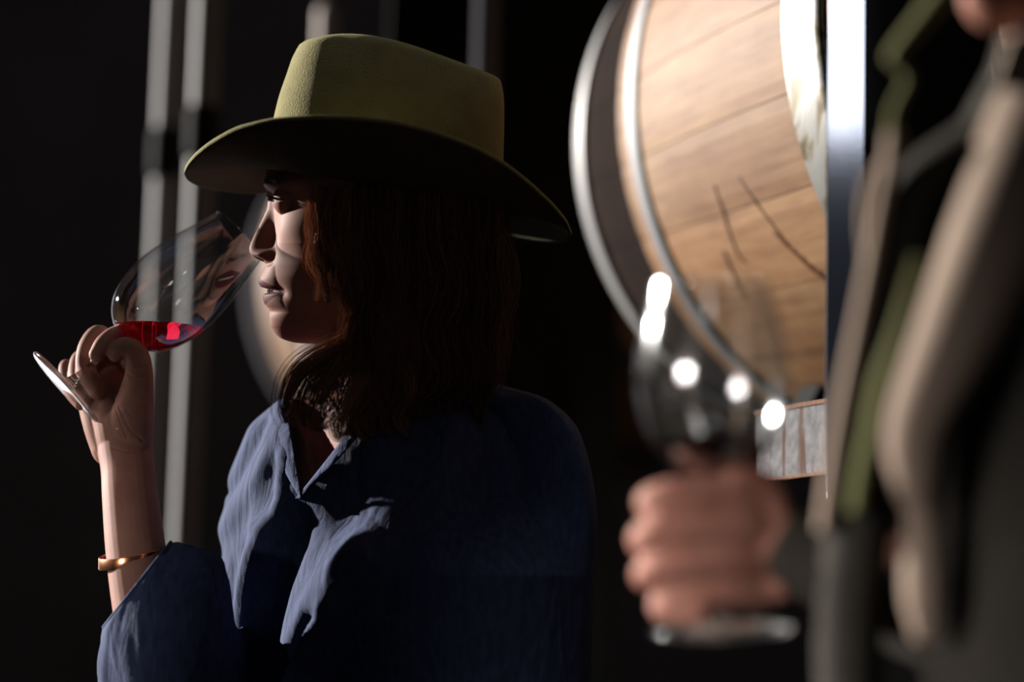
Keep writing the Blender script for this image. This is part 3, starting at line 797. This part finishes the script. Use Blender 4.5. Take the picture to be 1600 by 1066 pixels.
def vnoise(x, y, seed=0):
    r = np.random.default_rng(seed); out = np.zeros_like(x)
    for _ in range(9):
        a = r.uniform(0, 2 * PI); f = r.uniform(0.5, 1.6); ph = r.uniform(0, 6.28)
        out += np.sin((x * math.cos(a) + y * math.sin(a)) * f + ph + 1.3 * np.sin((y * math.cos(a) - x * math.sin(a)) * f * 0.6 + ph))
    return out / 9
ys = np.r_[np.arange(598, 1180, 2.6), np.arange(1180, 1700, 9.0)]; nt = 420
ths = np.linspace(-PI, PI, nt, endpoint=False)
Yg, Tg = np.meshgrid(ys, ths, indexing='ij')
X, Q = torso_point(Tg, Yg)
fd = fold_disp(X, Yg) - np.minimum(0.5 * np.clip(X - 572, 0, None), 100) * np.clip((900 - Yg) / 130, 0, 1) + 4.0 * vnoise(X / 16 + Yg / 60, Yg / 45 - X / 90, 3) + 1.5 * vnoise(X / 5 + Yg / 12, Yg / 20 - X / 30, 5)
frontm = np.clip(np.sin(Tg) * 4 + 0.6, 0, 1) * np.clip((Yg - 600) / 40, 0, 1)
Xs, Qs = torso_point(Tg, Yg, fd * frontm)
Vs = W(Xs, Yg, Qs).reshape(-1, 3)
# the V opening
VP = np.array([(452, 590), (449, 640), (456, 690), (462, 740), (470, 772), (500, 741), (544, 685), (571, 641), (590, 590)], float)
def inside(px, py, poly):
    c = np.zeros(px.shape, bool); j = len(poly) - 1
    for i in range(len(poly)):
        xi, yi = poly[i]; xj, yj = poly[j]
        c ^= ((yi > py) != (yj > py)) & (px < (xj - xi) * (py - yi) / (yj - yi + 1e-9) + xi); j = i
    return c
Fs = grid_faces(len(ys), nt)
cxs = Xs.reshape(-1)[Fs].mean(1); cys = Yg.reshape(-1)[Fs].mean(1); sn = np.sin(Tg.reshape(-1)[Fs[:, 0]]); cn = Tg.reshape(-1)[Fs[:, 0]]
cut = inside(cxs, cys, VP) & (cn > 0.0) & (cn < 2.6)
Fs = Fs[~cut]
shirt = part('shirt', Vs, Fs, LINEN, woman, True, 'navy blue linen shirt with open V neck')
m = shirt.modifiers.new('s', 'SOLIDIFY'); m.thickness = 0.0012; m.offset = -1

def torso_q(px, py):
    """depth of the shirt front at a pixel"""
    t = np.linspace(0.02, 3.0, 400); x, q = torso_point(t, np.full(400, float(py))); d = np.abs(x - px)
    i = np.argmin(d); return float(q[i])
# collar and placket bands along the V
def ribbon(pl, wid, off, n=60, mat=LINEN, name='collar', parent=None, wav=2.0, thick=1.4, side=(1, 0), lab=None):
    P = cr_spline(np.array(pl, float), n); V = []
    for i, (x, y) in enumerate(P):
        u = i / (n - 1); ww = wid(u) if callable(wid) else wid
        for j, v in enumerate(np.linspace(0, 1, 7)):
            px = x + side[0] * ww * v; py = y + side[1] * ww * v
            q = torso_q(px, min(max(py, 600), 1100)) - off - 3 * math.sin(v * PI) - wav * math.sin(u * 17 + v * 2)
            V.append((px, py, q))
    V = np.array(V); nf = 7
    o = part(name, W(V[:, 0], V[:, 1], V[:, 2]), grid_faces(n, nf, False), mat, parent or shirt, True, lab)
    m = o.modifiers.new('s', 'SOLIDIFY'); m.thickness = thick * K; m.offset = 0
    return o
ribbon([(457, 622), (454, 660), (461, 700), (467, 740), (472, 778)], lambda u: -26 * math.sin(PI * min(1, u * 0.9 + 0.1)) - 3, 9, lab='frayed collar edge')
ribbon([(576, 618), (563, 641), (536, 685), (493, 741), (462, 779)], lambda u: 26 * (1 - u) + 8, 7)

# sleeve of the raised arm: loose cuff round the forearm, running back to the shoulder
def sleeve():
    # section: centre, half vector u (in the picture), half depth, 
    S = [((214, 914, -122), (52, -66), 58), ((217, 926, -126), (58, -74), 60), ((230, 960, -138), (74, -104), 62), ((258, 1020, -154), (80, -155), 70), ((288, 1110, -150), (64, -200), 84), ((345, 1180, -60), (26, -195), 96), ((400, 1130, 90), (0, -190), 84), ((450, 990, 190), (-20, -175), 84)]
    n = 40; S2 = cr_spline(np.array([[*c, *u, d] for c, u, d in S], float), n); ns = 120; V = []
    a = np.linspace(0, 2 * PI, ns, endpoint=False)
    for i, r in enumerate(S2):
        c, u, d = r[:3], r[3:5], r[5]
        wav = 1 + (0.03 * np.sin(a * 5 + i * 0.35) + 0.018 * np.sin(a * 11 - i * 0.5) + 0.012 * np.sin(a * 19 + i * 0.8)) * min(1, i / 5)
        px = c[0] + u[0] * np.cos(a) * wav; py = c[1] + u[1] * np.cos(a) * wav; q = c[2] + d * np.sin(a) * wav
        # cloth hangs: pull the lower side down and out
        V.append(np.stack([px, py, q], -1))
    V = np.array(V).reshape(-1, 3)
    return W(V[:, 0], V[:, 1], V[:, 2]), grid_faces(n, ns)
sv = part('sleeve', *sleeve(), LINEN, shirt, True)
m = sv.modifiers.new('s', 'SOLIDIFY'); m.thickness = 0.0016; m.offset = 0
a = np.linspace(0, 2 * PI, 120, endpoint=False)
hp = np.stack([214 + 52.5 * np.cos(a), 914 - 66.5 * np.cos(a), -122 + 58.5 * np.sin(a)], -1)
def closed_tube(P, r, ns=8):
    P = np.asarray(P); T = np.roll(P, -1, 0) - np.roll(P, 1, 0); T /= np.linalg.norm(T, axis=1)[:, None]; c = P.mean(0)
    N = P - c; N -= (N * T).sum(1)[:, None] * T; N /= np.linalg.norm(N, axis=1)[:, None]; B = np.cross(T, N); b = np.linspace(0, 2 * PI, ns, endpoint=False)
    V = P[:, None] + r * (np.cos(b)[None, :, None] * N[:, None] + np.sin(b)[None, :, None] * B[:, None]); n = len(P)
    Fc = [((i * ns + j), (i * ns + (j + 1) % ns), ((i + 1) % n) * ns + (j + 1) % ns, ((i + 1) % n) * ns + j) for i in range(n) for j in range(ns)]
    return V.reshape(-1, 3), Fc
part('cuff_hem', *closed_tube(A(hp), 2.6 * K), LINEN, shirt)

# bare chest inside the V
ys2 = np.arange(600, 792, 6.0); th2 = np.linspace(-PI, PI, 120, endpoint=False); Y2, T2 = np.meshgrid(ys2, th2, indexing='ij')
X2, Q2 = torso_point(T2, Y2, -14.0)
# hollow beside the breastbone and the collar bone
Q2 = Q2 + 12 * np.exp(-((X2 - 500) / 18) ** 2) - 6 * np.exp(-((Y2 - 665 - 0.1 * (X2 - 500)) / 9) ** 2)
CF = grid_faces(len(ys2), 120); VPX = np.array([(425, 585), (430, 700), (462, 795), (482, 795), (560, 715), (600, 655), (615, 585)], float)
CF = CF[inside(X2.reshape(-1)[CF].mean(1), Y2.reshape(-1)[CF].mean(1), VPX) & (T2.reshape(-1)[CF[:, 0]] > 0)]
chest = part('chest', W(X2, Y2, Q2).reshape(-1, 3), CF, SKIN, woman, True, 'bare skin in the shirt opening')
neck = [(590, 610), (575, 640), (548, 676), (520, 715), (503, 741), (496, 752)]
pts = [(x, y, torso_q(x, y) - 1) for x, y in neck]
part('necklace', *tube(A(pts), [0.9 * K] * len(pts), 6), RED, woman, True, 'thin red cord necklace')

tr_ = []
for sx, sq in ((-110, 110), (110, -80)):
    tr_.append(tube(A([(650 + sx * 0.8, 1560, 20 + sq * 0.8), (650 + sx, 1900, 20 + sq), (650 + sx, 2500, 30 + sq), (650 + sx, 3300, 40 + sq)]), np.array([150, 130, 95, 70]) * K, 28))
part('trousers', *join(*tr_), DARKC, woman, True, 'dark trousers')
# ---- hat
def hat():
    h = part('hat', *crown(), FELT, woman, True, 'olive green felt hat with a wide curled brim')
    return h
NEAR = [(288, 268), (293, 256), (306, 241), (330, 222), (370, 200), (425, 187), (500, 182), (560, 184), (620, 191), (680, 206), (740, 228), (790, 256), (830, 288), (862, 318), (885, 345), (893, 365)]
FAR = [(288, 268), (292, 278), (304, 286), (330, 294), (380, 300), (440, 300), (520, 303), (600, 314), (680, 335), (760, 358), (820, 372), (850, 377), (875, 378), (888, 374), (893, 365)]
def edge_curve(a):
    """a in [0, 2pi): 0 = front tip, pi = back; positive side near the camera"""
    cx, hx = 590.5, 302.5
    x = cx - hx * np.cos(a)
    yn = np.interp(x, *np.array(NEAR).T); yf = np.interp(x, *np.array(FAR).T)
    near = np.sin(a) >= 0
    y = np.where(near, yn, yf); q = -270 * np.sin(a)
    return x, y, q
def smooth_closed(v, it=6):
    for _ in range(it): v = (np.roll(v, 1) + 2 * v + np.roll(v, -1)) / 4
    return v
def brim():
    n = 220; a = np.linspace(0, 2 * PI, n, endpoint=False)
    x, y, q = edge_curve(a); y = smooth_closed(y, 5)
    # opening where the brim meets the crown
    ix = 598 - 184 * np.cos(a); iq = -148 * np.sin(a); iy = 288 + (ix - 598) * 0.155
    rows = []
    def row(u, lift):
        # u 0 inner .. 1 outer; brim leaves the crown flat and curls up at the sides
        k = u ** 1.6
        xx = ix + (x - ix) * u; qq = iq + (q - iq) * u; yy = iy + (y - iy) * k
        return np.stack([xx, yy - lift, qq], -1)
    us = np.linspace(0, 1, 18)
    th = 3.2
    for u in us: rows.append(row(u, th))
    rows.append(row(1.004, 0))
    for u in us[::-1]: rows.append(row(u, -th))
    rows.append(rows[0])
    V = np.array(rows).reshape(-1, 3)
    return W(V[:, 0], V[:, 1], V[:, 2]), grid_faces(len(rows), n)
def crown():
    n = 240; a = np.linspace(0, 2 * PI, n, endpoint=False)
    # section levels: left x,y ; right x,y ; half depth
    Lv = [(414, 262, 782, 318, 148), (420, 225, 785, 290, 147), (427, 187, 786.5, 250, 145), (436, 150, 787.5, 215, 142), (447, 118, 788, 180, 136), (456, 92, 787, 150, 128), (464, 76, 783, 128, 118)]
    L2 = cr_spline(np.array(Lv, float), 34); rows = []
    for k, (xl, yl, xr, yr, b) in enumerate(L2):
        f = k / 33
        cx = (xl + xr) / 2; hx = (xr - xl) / 2
        c, s = np.cos(a), np.sin(a); nn = 2.4
        cc = np.sign(c) * np.abs(c) ** (2 / nn); ss = np.sign(s) * np.abs(s) ** (2 / nn)
        x = cx - hx * cc; q = -b * 1.02 * ss
        # front pinch
        pin = f ** 1.2 * 30 * np.exp(-((x - (cx - hx * 0.62)) / (hx * 0.27)) ** 2) * np.sign(-q) * -1
        q = q - pin * -1 * -1 if False else q * (1 - f ** 1.3 * 0.12 * np.exp(-((x - (cx - hx * 0.60)) / (hx * 0.26)) ** 2))
        t = (x - xl) / (xr - xl)
        y = yl + (yr - yl) * t - f ** 3 * 26 * np.sin(PI * np.clip(t, 0, 1) ** 0.75)
        rows.append(np.stack([x, y, q], -1))
    top = rows[-1]
    cxm = 615.0
    for sc, dy in ((0.975, -6), (0.93, -10.5), (0.86, -12.5), (0.75, -9), (0.6, 4), (0.42, 18), (0.22, 26), (0.03, 28)):
        r = top.copy(); r[:, 0] = cxm + (r[:, 0] - cxm) * (0.25 + 0.75 * sc if sc < 0.8 else sc); r[:, 2] *= sc; r[:, 1] += dy
        rows.append(r)
    V = np.array(rows).reshape(-1, 3)
    return W(V[:, 0], V[:, 1], V[:, 2]), grid_faces(len(rows), n)
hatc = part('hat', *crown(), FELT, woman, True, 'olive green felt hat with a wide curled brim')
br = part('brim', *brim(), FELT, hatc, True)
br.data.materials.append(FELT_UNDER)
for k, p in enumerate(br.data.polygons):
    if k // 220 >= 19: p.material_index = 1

# ---- hair
LOCKS = []
def lock(pts, r, n, tone=0.5, curl=3.0, cyc=2.0):
    LOCKS.append((np.array(pts, float), r, n, tone, curl, cyc))
# front strands beside the cheek
lock([(486, 292, -128), (487, 340, -134), (486, 390, -134), (494, 430, -130), (500, 470, -122)], 8, 50, 0.9, 6, 2.6)
lock([(500, 292, -134), (498, 345, -142), (496, 395, -142), (506, 430, -136), (512, 470, -128)], 12, 80, 0.85, 7, 3)
lock([(516, 292, -138), (514, 350, -148), (520, 410, -150), (534, 455, -146), (548, 500, -140), (546, 540, -134)], 16, 110, 0.6, 8, 3)
lock([(540, 292, -142), (536, 350, -152), (548, 410, -154), (558, 455, -152), (553, 500, -146), (540, 545, -140), (520, 580, -134)], 17, 150, 0.6, 5, 2)
lock([(556, 440, -150), (560, 480, -154), (550, 515, -152), (532, 550, -146), (514, 590, -140), (500, 630, -136)], 12, 120, 0.85, 4, 2)
# the swoop to the left under the chin
lock([(560, 500, -120), (540, 528, -138), (505, 548, -155), (470, 572, -166), (450, 605, -172), (443, 640, -176), (446, 662, -176)], 9, 130, 0.8, 3, 1)
lock([(565, 515, -124), (540, 540, -132), (505, 562, -158), (474, 588, -170), (457, 620, -178), (452, 650, -180), (460, 668, -178)], 8, 120, 0.7, 3, 1)
lock([(560, 525, -130), (535, 556, -136), (502, 578, -165), (482, 606, -176), (472, 640, -182), (476, 668, -180)], 8, 100, 0.55, 3, 1)
# curls over the neck opening
lock([(548, 540, -136), (522, 580, -160), (502, 615, -176), (490, 648, -182), (497, 668, -184), (512, 664, -182)], 10, 130, 0.75, 4, 1.5)
lock([(560, 545, -136), (538, 590, -164), (520, 628, -178), (508, 655, -186), (506, 672, -188)], 11, 140, 0.6, 4, 2)
lock([(590, 540, -138), (570, 580, -160), (556, 610, -176), (540, 640, -186), (526, 668, -190), (530, 684, -190), (548, 676, -188)], 10, 140, 0.75, 4, 1.5)
lock([(610, 520, -140), (600, 570, -150), (590, 615, -152), (572, 650, -150), (566, 676, -146), (580, 684, -142)], 12, 150, 0.6, 5, 2)
lock([(640, 500, -142), (634, 560, -154), (620, 610, -156), (606, 650, -154), (600, 680, -150)], 14, 150, 0.55, 6, 2)
# body of the hair
xs = [560, 578, 598, 620, 645, 670, 700, 730, 760]
for i, x0 in enumerate(xs):
    q0 = -140 + 0.0012 * (x0 - 600) ** 2; dx = random.uniform(-12, 12)
    lock([(x0, 292, q0), (x0 + 4, 370, q0 - 12), (x0 + 10 + dx, 440, q0 - 14), (x0 + 4, 510, q0 - 16), (x0 + 6 + dx, 580, q0 - 14), (x0 - 6, 640 - i * 3, q0 - 8), (x0 - 14 + dx, 676 - i * 5, q0)], 21, 190, 0.42, 8, 3)
for i in range(16):
    x0 = random.uniform(560, 650); y0 = random.uniform(420, 520)
    lock([(x0, y0, -158), (x0 - 8, y0 + 45, -164), (x0 + 6, y0 + 90, -164), (x0 - 12, y0 + 135, -160), (x0 - 2, y0 + 165, -154)], 7, 60, 0.7, 5, 2.2)
for i in range(8):
    x0 = random.uniform(520, 600); y0 = random.uniform(310, 400)
    lock([(x0, y0, -156), (x0 + 3, y0 + 45, -162), (x0 + 14, y0 + 90, -162), (x0 + 8, y0 + 135, -158)], 6, 45, 0.6, 5, 2)
# far side and back of the head
for i in range(10):
    x0 = 560 + i * 24
    lock([(x0, 300, 120), (x0, 420, 140), (x0 + 5, 540, 140), (x0 - 10, 650, 120)], 24, 60, 0.3, 8, 3)
for i in range(8):
    q0 = -110 + i * 32
    lock([(762, 300, q0), (776, 400, q0), (770, 500, q0), (756, 600, q0), (740, 680, q0 - 5)], 24, 80, 0.35, 8, 3)
NS = 22; SV = []; ST = []; CO = []
for pts, r, n, tone, curl, cyc in LOCKS:
    C = cr_spline(pts, NS); T, N, B = frames(C); u = np.linspace(0, 1, NS)
    for k in range(int(n * (1.7 if r >= 12 else 1.0))):
        rho = r * (1 if r >= 12 else 1.45) * math.sqrt(random.random()); al = random.uniform(0, 2 * PI); tw = random.gauss(0.7, 0.8); sub = k % 7
        env = 0.55 + 0.45 * np.sin(PI * np.clip(u * 1.05, 0, 1)) - 0.25 * u ** 3
        if random.random() < 0.07: env = env + u * random.uniform(0.4, 1.4); 
        if random.random() < 0.25: rho *= 1.5
        ph = sub * (0.45 if r >= 12 else 0.3) + random.uniform(-0.3, 0.3) * (1 if r >= 12 else 0.4)
        if r < 12: tw *= 0.4
        ang = al + tw * u * 2.2
        wv = curl * np.sin(2 * PI * cyc * u + ph)
        P = C + (rho * env * np.cos(ang) + wv * u ** 0.5)[:, None] * N + (rho * env * np.sin(ang) + curl * 0.6 * np.cos(2 * PI * cyc * u + ph) * u)[:, None] * B
        ed = 1 if random.random() > 0.35 else random.uniform(0.6, 1)
        if ed < 1:
            j = np.linspace(0, (NS - 1) * ed, NS); P = np.stack([np.interp(j, np.arange(NS), P[:, c]) for c in range(3)], -1)
        SV.append(P); ST.append(np.clip(tone + random.gauss(0, 0.18), 0, 1))
    if r >= 12: CO.append(tube(W(C[:, 0], C[:, 1], C[:, 2]), K * r * (0.45 if r >= 12 else 0.2) * (0.55 + 0.45 * np.sin(PI * u)), 8, NS, True))
SVa = np.array(SV); SW = W(SVa[..., 0], SVa[..., 1], SVa[..., 2]); nS = len(SW)
Tn = np.gradient(SW, axis=1); Tn /= np.linalg.norm(Tn, axis=2)[..., None] + 1e-12
N1 = np.cross(Tn, FWD); N1 /= np.linalg.norm(N1, axis=2)[..., None] + 1e-9; N2 = np.cross(Tn, N1)
rad = 0.42 * K * (1 - 0.75 * np.linspace(0, 1, NS) ** 3) * np.array([random.uniform(0.6, 1.3) for _ in range(nS)])[:, None]
b3 = np.array([0, 2 * PI / 3, 4 * PI / 3])
HVt = SW[:, :, None, :] + rad[:, :, None, None] * (np.cos(b3)[:, None] * N1[:, :, None, :] + np.sin(b3)[:, None] * N2[:, :, None, :])
base = (np.arange(nS) * NS * 3)[:, None, None]; rr = np.arange(NS - 1)[None, :, None] * 3; cc_ = np.arange(3)[None, None, :]; c2_ = (cc_ + 1) % 3
HFt = np.stack([base + rr + cc_, base + rr + c2_, base + rr + 3 + c2_, base + rr + 3 + cc_], -1).reshape(-1, 4)
hm = bpy.data.meshes.new('hair'); hm.vertices.add(nS * NS * 3); hm.vertices.foreach_set('co', HVt.reshape(-1))
hm.loops.add(len(HFt) * 4); hm.loops.foreach_set('vertex_index', HFt.reshape(-1).astype(np.int32)); hm.polygons.add(len(HFt))
hm.polygons.foreach_set('loop_start', np.arange(0, len(HFt) * 4, 4, dtype=np.int32)); hm.update(calc_edges=True); hm.validate()
hm.polygons.foreach_set('use_smooth', [True] * len(hm.polygons))
ta = hm.attributes.new('tone', 'FLOAT', 'POINT'); ta.data.foreach_set('value', np.repeat(np.array(ST), NS * 3))
hm.materials.append(HAIR); hair = bpy.data.objects.new('hair', hm); COL.objects.link(hair); attach(hair, woman); hair['label'] = 'wavy brown shoulder-length hair'
cap = ball((628, 380, 0), 1, s=(150, 190, 146), nu=48, nv=32)
part('hair_mass', *join(*CO, cap), HAIRCORE, hair)

# ------------------------------------------------------------------ wine glasses
def glass_profile(rb, rrim, hb, stem, rf, wall, k):
    """outer and inner wall of bowl, stem, foot: heights from foot up (pixel units scaled by k)"""
    return None
def build_glass(label, foot_c, axis, Lb, bowl, stem_r, foot_r, foot_th, scale, wine_level=None, wine_mat_=None, wine_label=None, wall=1.1):
    """bowl: list (radius, height) of the outer wall from the bottom of the bowl to the rim"""
    ax = np.array(axis, float); ax /= np.linalg.norm(ax)
    x = np.cross(ax, FWD); x /= np.linalg.norm(x); y = np.cross(ax, x)
    def place(VF):
        V = VF[0] * scale; return (foot_c + V[:, :1] * x + V[:, 1:2] * y + V[:, 2:3] * ax, VF[1])
    B = cr_spline(np.array(bowl, float), 46)
    hb0 = bowl[0][1]
    g = thing('wine_glass', label, 'wine glass', foot_c)
    # bowl: outer wall up, rim, inner wall down
    inner = B.copy(); inner[:, 0] = np.maximum(B[:, 0] - wall, 0.02); inner[:, 1] = np.maximum(inner[:, 1], hb0 + 4.0 + 0 * inner[:, 1])
    ok = B[:, 1] > hb0 + 5.0
    inn = np.stack([np.maximum(B[ok][:, 0] - wall, 0.3), B[ok][:, 1] + wall * 0.4], -1)
    inn = np.vstack([[0.02, inn[0, 1] - 0.8], inn]); inn[-1, 1] = B[-1, 1]
    outer = np.vstack([[0.02, hb0 - 0.5], [stem_r * 0.9, hb0 - 0.3], B[1:]])
    rim = np.array([[B[-1, 0] - wall * 0.2, B[-1, 1] + 0.5], [B[-1, 0] - wall * 0.8, B[-1, 1] + 0.5]])
    prof = np.vstack([outer, rim, inn[::-1]])
    part('bowl', *place(lathe(prof, 128)), THIN2 if scale < 0.0004 else THIN, g)
    sp_ = [(0.02, foot_th + 0.2), (stem_r * 2.6, foot_th + 0.2), (stem_r * 1.9, foot_th + 5), (stem_r * 1.4, foot_th + 14), (stem_r, foot_th + 32), (stem_r * 0.85, (hb0 + foot_th) / 2), (stem_r * 0.95, hb0 - 14), (stem_r * 1.25, hb0 - 5), (stem_r * 1.2, hb0 - 0.8), (0.02, hb0 - 0.7)]
    part('stem', *place(lathe(cr_spline(np.array(sp_), 50), 48)), GLASS, g)
    fp = [(0.02, 0.8), (foot_r * 0.5, 0.5), (foot_r * 0.97, 0), (foot_r, foot_th * 0.25), (foot_r * 0.985, foot_th * 0.45), (foot_r * 0.6, foot_th * 0.72), (stem_r * 3.2, foot_th * 0.95), (0.02, foot_th)]
    part('foot', *place(lathe(np.array(fp), 96)), GLASSF, g)
    if wine_level is not None:
        wi = inn.copy(); wi[:, 0] = np.maximum(wi[:, 0] - 0.25, 0.02); wi[0, 1] += 0.5; wi[1:, 1] += 0.3
        VF = place(lathe(wi, 96))
        bm = bmesh.new(); vs = [bm.verts.new(v) for v in VF[0]]
        for f in VF[1]: bm.faces.new([vs[i] for i in f])
        n = 96; bm.faces.new([vs[i] for i in range(n)][::-1])
        bmesh.ops.bisect_plane(bm, geom=bm.verts[:] + bm.edges[:] + bm.faces[:], plane_co=wine_level, plane_no=(0, 0, 1), clear_outer=True)
        ed = [e for e in bm.edges if e.is_boundary]
        bmesh.ops.contextual_create(bm, geom=ed)
        bmesh.ops.recalc_face_normals(bm, faces=bm.faces)
        bm.verts.index_update(); V = np.array([v.co for v in bm.verts]); Fc = [tuple(v.index for v in f.verts) for f in bm.faces]; bm.free()
        wv = mesh('red_wine', V, Fc, wine_mat_, None, True); recenter(wv); tag(wv, wine_label, 'wine')
        for p in wv.data.polygons:
            if len(p.vertices) > 12: p.use_smooth = False
    return g
fc = W(100, 607, -12); tp = W(373, 370.5, 76)
axw = tp - fc; Lg = np.linalg.norm(axw) / K
build_glass('tilted stemmed wine glass raised to the nose of the woman in the hat', fc, axw, Lg,
            [(4.5, 118), (16, 121), (38, 132), (56, 150), (68, 175), (75, 208), (76, 238), (72, 275), (64, 315), (56, 350), (53, Lg)], 5.2, 73, 11, K,
            W(250, 506.5, 0), WINE, 'shallow pool of bright red wine lying in the tilted glass')

# foreground glass held by the second person
fc2 = WM(1128, 986, 0); tp2 = WM(1107, 436, 0)
ax2 = tp2 - fc2; L2_ = np.linalg.norm(ax2) / KM
build_glass('blurred wine glass held upright in the foreground at the right', fc2, ax2, L2_,
            [(5, 242), (30, 246), (66, 262), (96, 295), (112, 335), (119, 385), (116, 430), (107, 480), (96, 520), (89, L2_)], 6.5, 112, 14, KM,
            WM(1110, 694, 0), WINE2, 'dark red wine in the blurred foreground glass')

# ------------------------------------------------------------------ the second person, foreground right
man = thing('person', 'blurred person in khaki jacket at the right edge holding a wine glass', 'person', (*WM(1560, 1066)[:2], 0))
def chm(pts, ns=18):
    p = np.asarray(pts, float); return tube(A(p[:, :3], WM), p[:, 3] * KM, ns)
mp_ = [
    chm([(1470, 960, -10, 70), (1400, 900, -5, 62), (1320, 870, 0, 56), (1260, 860, 0, 52), (1215, 850, 5, 50)], 24),
    chm([(1215, 850, 5, 52), (1175, 830, 18, 56), (1140, 830, 26, 50)], 22),
    chm([(1210, 905, 10, 40), (1170, 900, 20, 42), (1140, 900, 26, 36)], 22),
    # index
    chm([(1195, 780, 10, 34), (1140, 768, -28, 29), (1060, 772, -52, 26), (1020, 782, -30, 25), (1022, 790, 12, 22), (1070, 790, 42, 19)], 16),
    chm([(1200, 830, 0, 36), (1140, 822, -42, 30), (1050, 826, -62, 28), (1012, 838, -36, 27), (1012, 848, 10, 24), (1065, 848, 42, 20)], 16),
    chm([(1195, 880, 0, 34), (1135, 876, -42, 29), (1055, 882, -62, 27), (1016, 894, -36, 26), (1016, 902, 10, 22), (1065, 902, 40, 19)], 16),
    chm([(1185, 925, 0, 30), (1130, 925, -36, 26), (1065, 935, -52, 24), (1036, 944, -34, 23), (1050, 955, -52, 22), (1092, 958, -62, 20)], 16),
    # thumb
    chm([(1210, 830, 10, 32), (1205, 780, 0, 28), (1180, 752, -20, 25), (1150, 748, -38, 22)], 16),
]
MV, MF = remeshed(*join(*mp_), 0.0022, 6, 0.5)
# head: same build as the taster's, seen only by its chin and throat
hv = VH.copy(); hv = hv.reshape(-1, 3)
hx_ = 1575 + (hv[:, 0] - 470) * 1.5; hy_ = 52 + (hv[:, 1] - 535) * 1.5; hq = hv[:, 2] * 1.5 - 190
HMV = WM(hx_, hy_, hq)
nk = remeshed(*join(chm([(1720, -60, -190, 150), (1730, 60, -190, 155), (1740, 200, -190, 150)], 24), chm([(1740, 200, -190, 150), (1740, 600, -170, 180), (1750, 1000, -170, 180)], 24), chm([(1700, 950, -190, 90), (1580, 990, -150, 74), (1470, 960, -10, 66)], 20)), 0.006, 6, 0.6)
bodym = mesh('body', *join((MV, MF), (HMV, HF), nk), SKINM); attach(bodym, man)
bodym.data.attributes.new('lip', 'FLOAT', 'POINT')
hairm = part('hair', *ball((1780, -330, -190), 1, WM, (230, 270, 220), nu=32, nv=24), HAIRCORE, man)

def ctube(name, pts, mat, parent, lab=None, ns=28, flat=None, n=60, dq=-230):
    p = np.array(pts, float); p[:, 2] += dq; V, Fc = tube(A(p[:, :3], WM), p[:, 3] * KM, ns, n, True, flat)
    return part(name, V, Fc, mat, parent, True, lab)
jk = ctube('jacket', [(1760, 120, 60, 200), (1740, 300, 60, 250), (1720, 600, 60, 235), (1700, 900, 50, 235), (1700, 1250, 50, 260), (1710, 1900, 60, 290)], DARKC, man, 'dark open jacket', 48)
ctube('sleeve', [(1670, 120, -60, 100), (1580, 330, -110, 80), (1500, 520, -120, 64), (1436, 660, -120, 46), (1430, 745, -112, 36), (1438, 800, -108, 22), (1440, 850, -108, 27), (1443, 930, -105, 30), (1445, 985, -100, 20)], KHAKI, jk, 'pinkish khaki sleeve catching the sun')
ctube('trousers', [(1650, 1850, 80, 200), (1650, 2600, 80, 150), (1650, 4000, 90, 110)], DARKC, man)
ctube('trousers', [(1850, 1850, 80, 200), (1850, 2600, 80, 150), (1850, 4000, 90, 110)], DARKC, man)
ctube('forearm_sleeve', [(1600, 1010, -180, 110), (1480, 960, -60, 92), (1400, 930, 0, 84), (1340, 900, 8, 76), (1290, 880, 6, 70), (1235, 862, 6, 62)], DARKC, jk, 'dark sleeve', dq=0)
# jacket edge: long thin fold catching the light
def blade(name, pl, wid, thick, q, mat, lab=None, parent=None):
    P = cr_spline(np.array(pl, float), 60); V = []
    for i, (x, y) in enumerate(P):
        u = i / 59; ww = wid(u)
        for a_ in np.linspace(0, 2 * PI, 12, endpoint=False):
            V.append((x + ww * math.cos(a_), y, q(u) - 230 + thick * math.sin(a_)))
    V = np.array(V); Fc = [tuple(f) for f in grid_faces(60, 12)] + [tuple(range(12))[::-1], tuple(range(59 * 12, 60 * 12))]
    return part(name, WM(V[:, 0], V[:, 1], V[:, 2]), Fc, mat, parent or jk, True, lab)
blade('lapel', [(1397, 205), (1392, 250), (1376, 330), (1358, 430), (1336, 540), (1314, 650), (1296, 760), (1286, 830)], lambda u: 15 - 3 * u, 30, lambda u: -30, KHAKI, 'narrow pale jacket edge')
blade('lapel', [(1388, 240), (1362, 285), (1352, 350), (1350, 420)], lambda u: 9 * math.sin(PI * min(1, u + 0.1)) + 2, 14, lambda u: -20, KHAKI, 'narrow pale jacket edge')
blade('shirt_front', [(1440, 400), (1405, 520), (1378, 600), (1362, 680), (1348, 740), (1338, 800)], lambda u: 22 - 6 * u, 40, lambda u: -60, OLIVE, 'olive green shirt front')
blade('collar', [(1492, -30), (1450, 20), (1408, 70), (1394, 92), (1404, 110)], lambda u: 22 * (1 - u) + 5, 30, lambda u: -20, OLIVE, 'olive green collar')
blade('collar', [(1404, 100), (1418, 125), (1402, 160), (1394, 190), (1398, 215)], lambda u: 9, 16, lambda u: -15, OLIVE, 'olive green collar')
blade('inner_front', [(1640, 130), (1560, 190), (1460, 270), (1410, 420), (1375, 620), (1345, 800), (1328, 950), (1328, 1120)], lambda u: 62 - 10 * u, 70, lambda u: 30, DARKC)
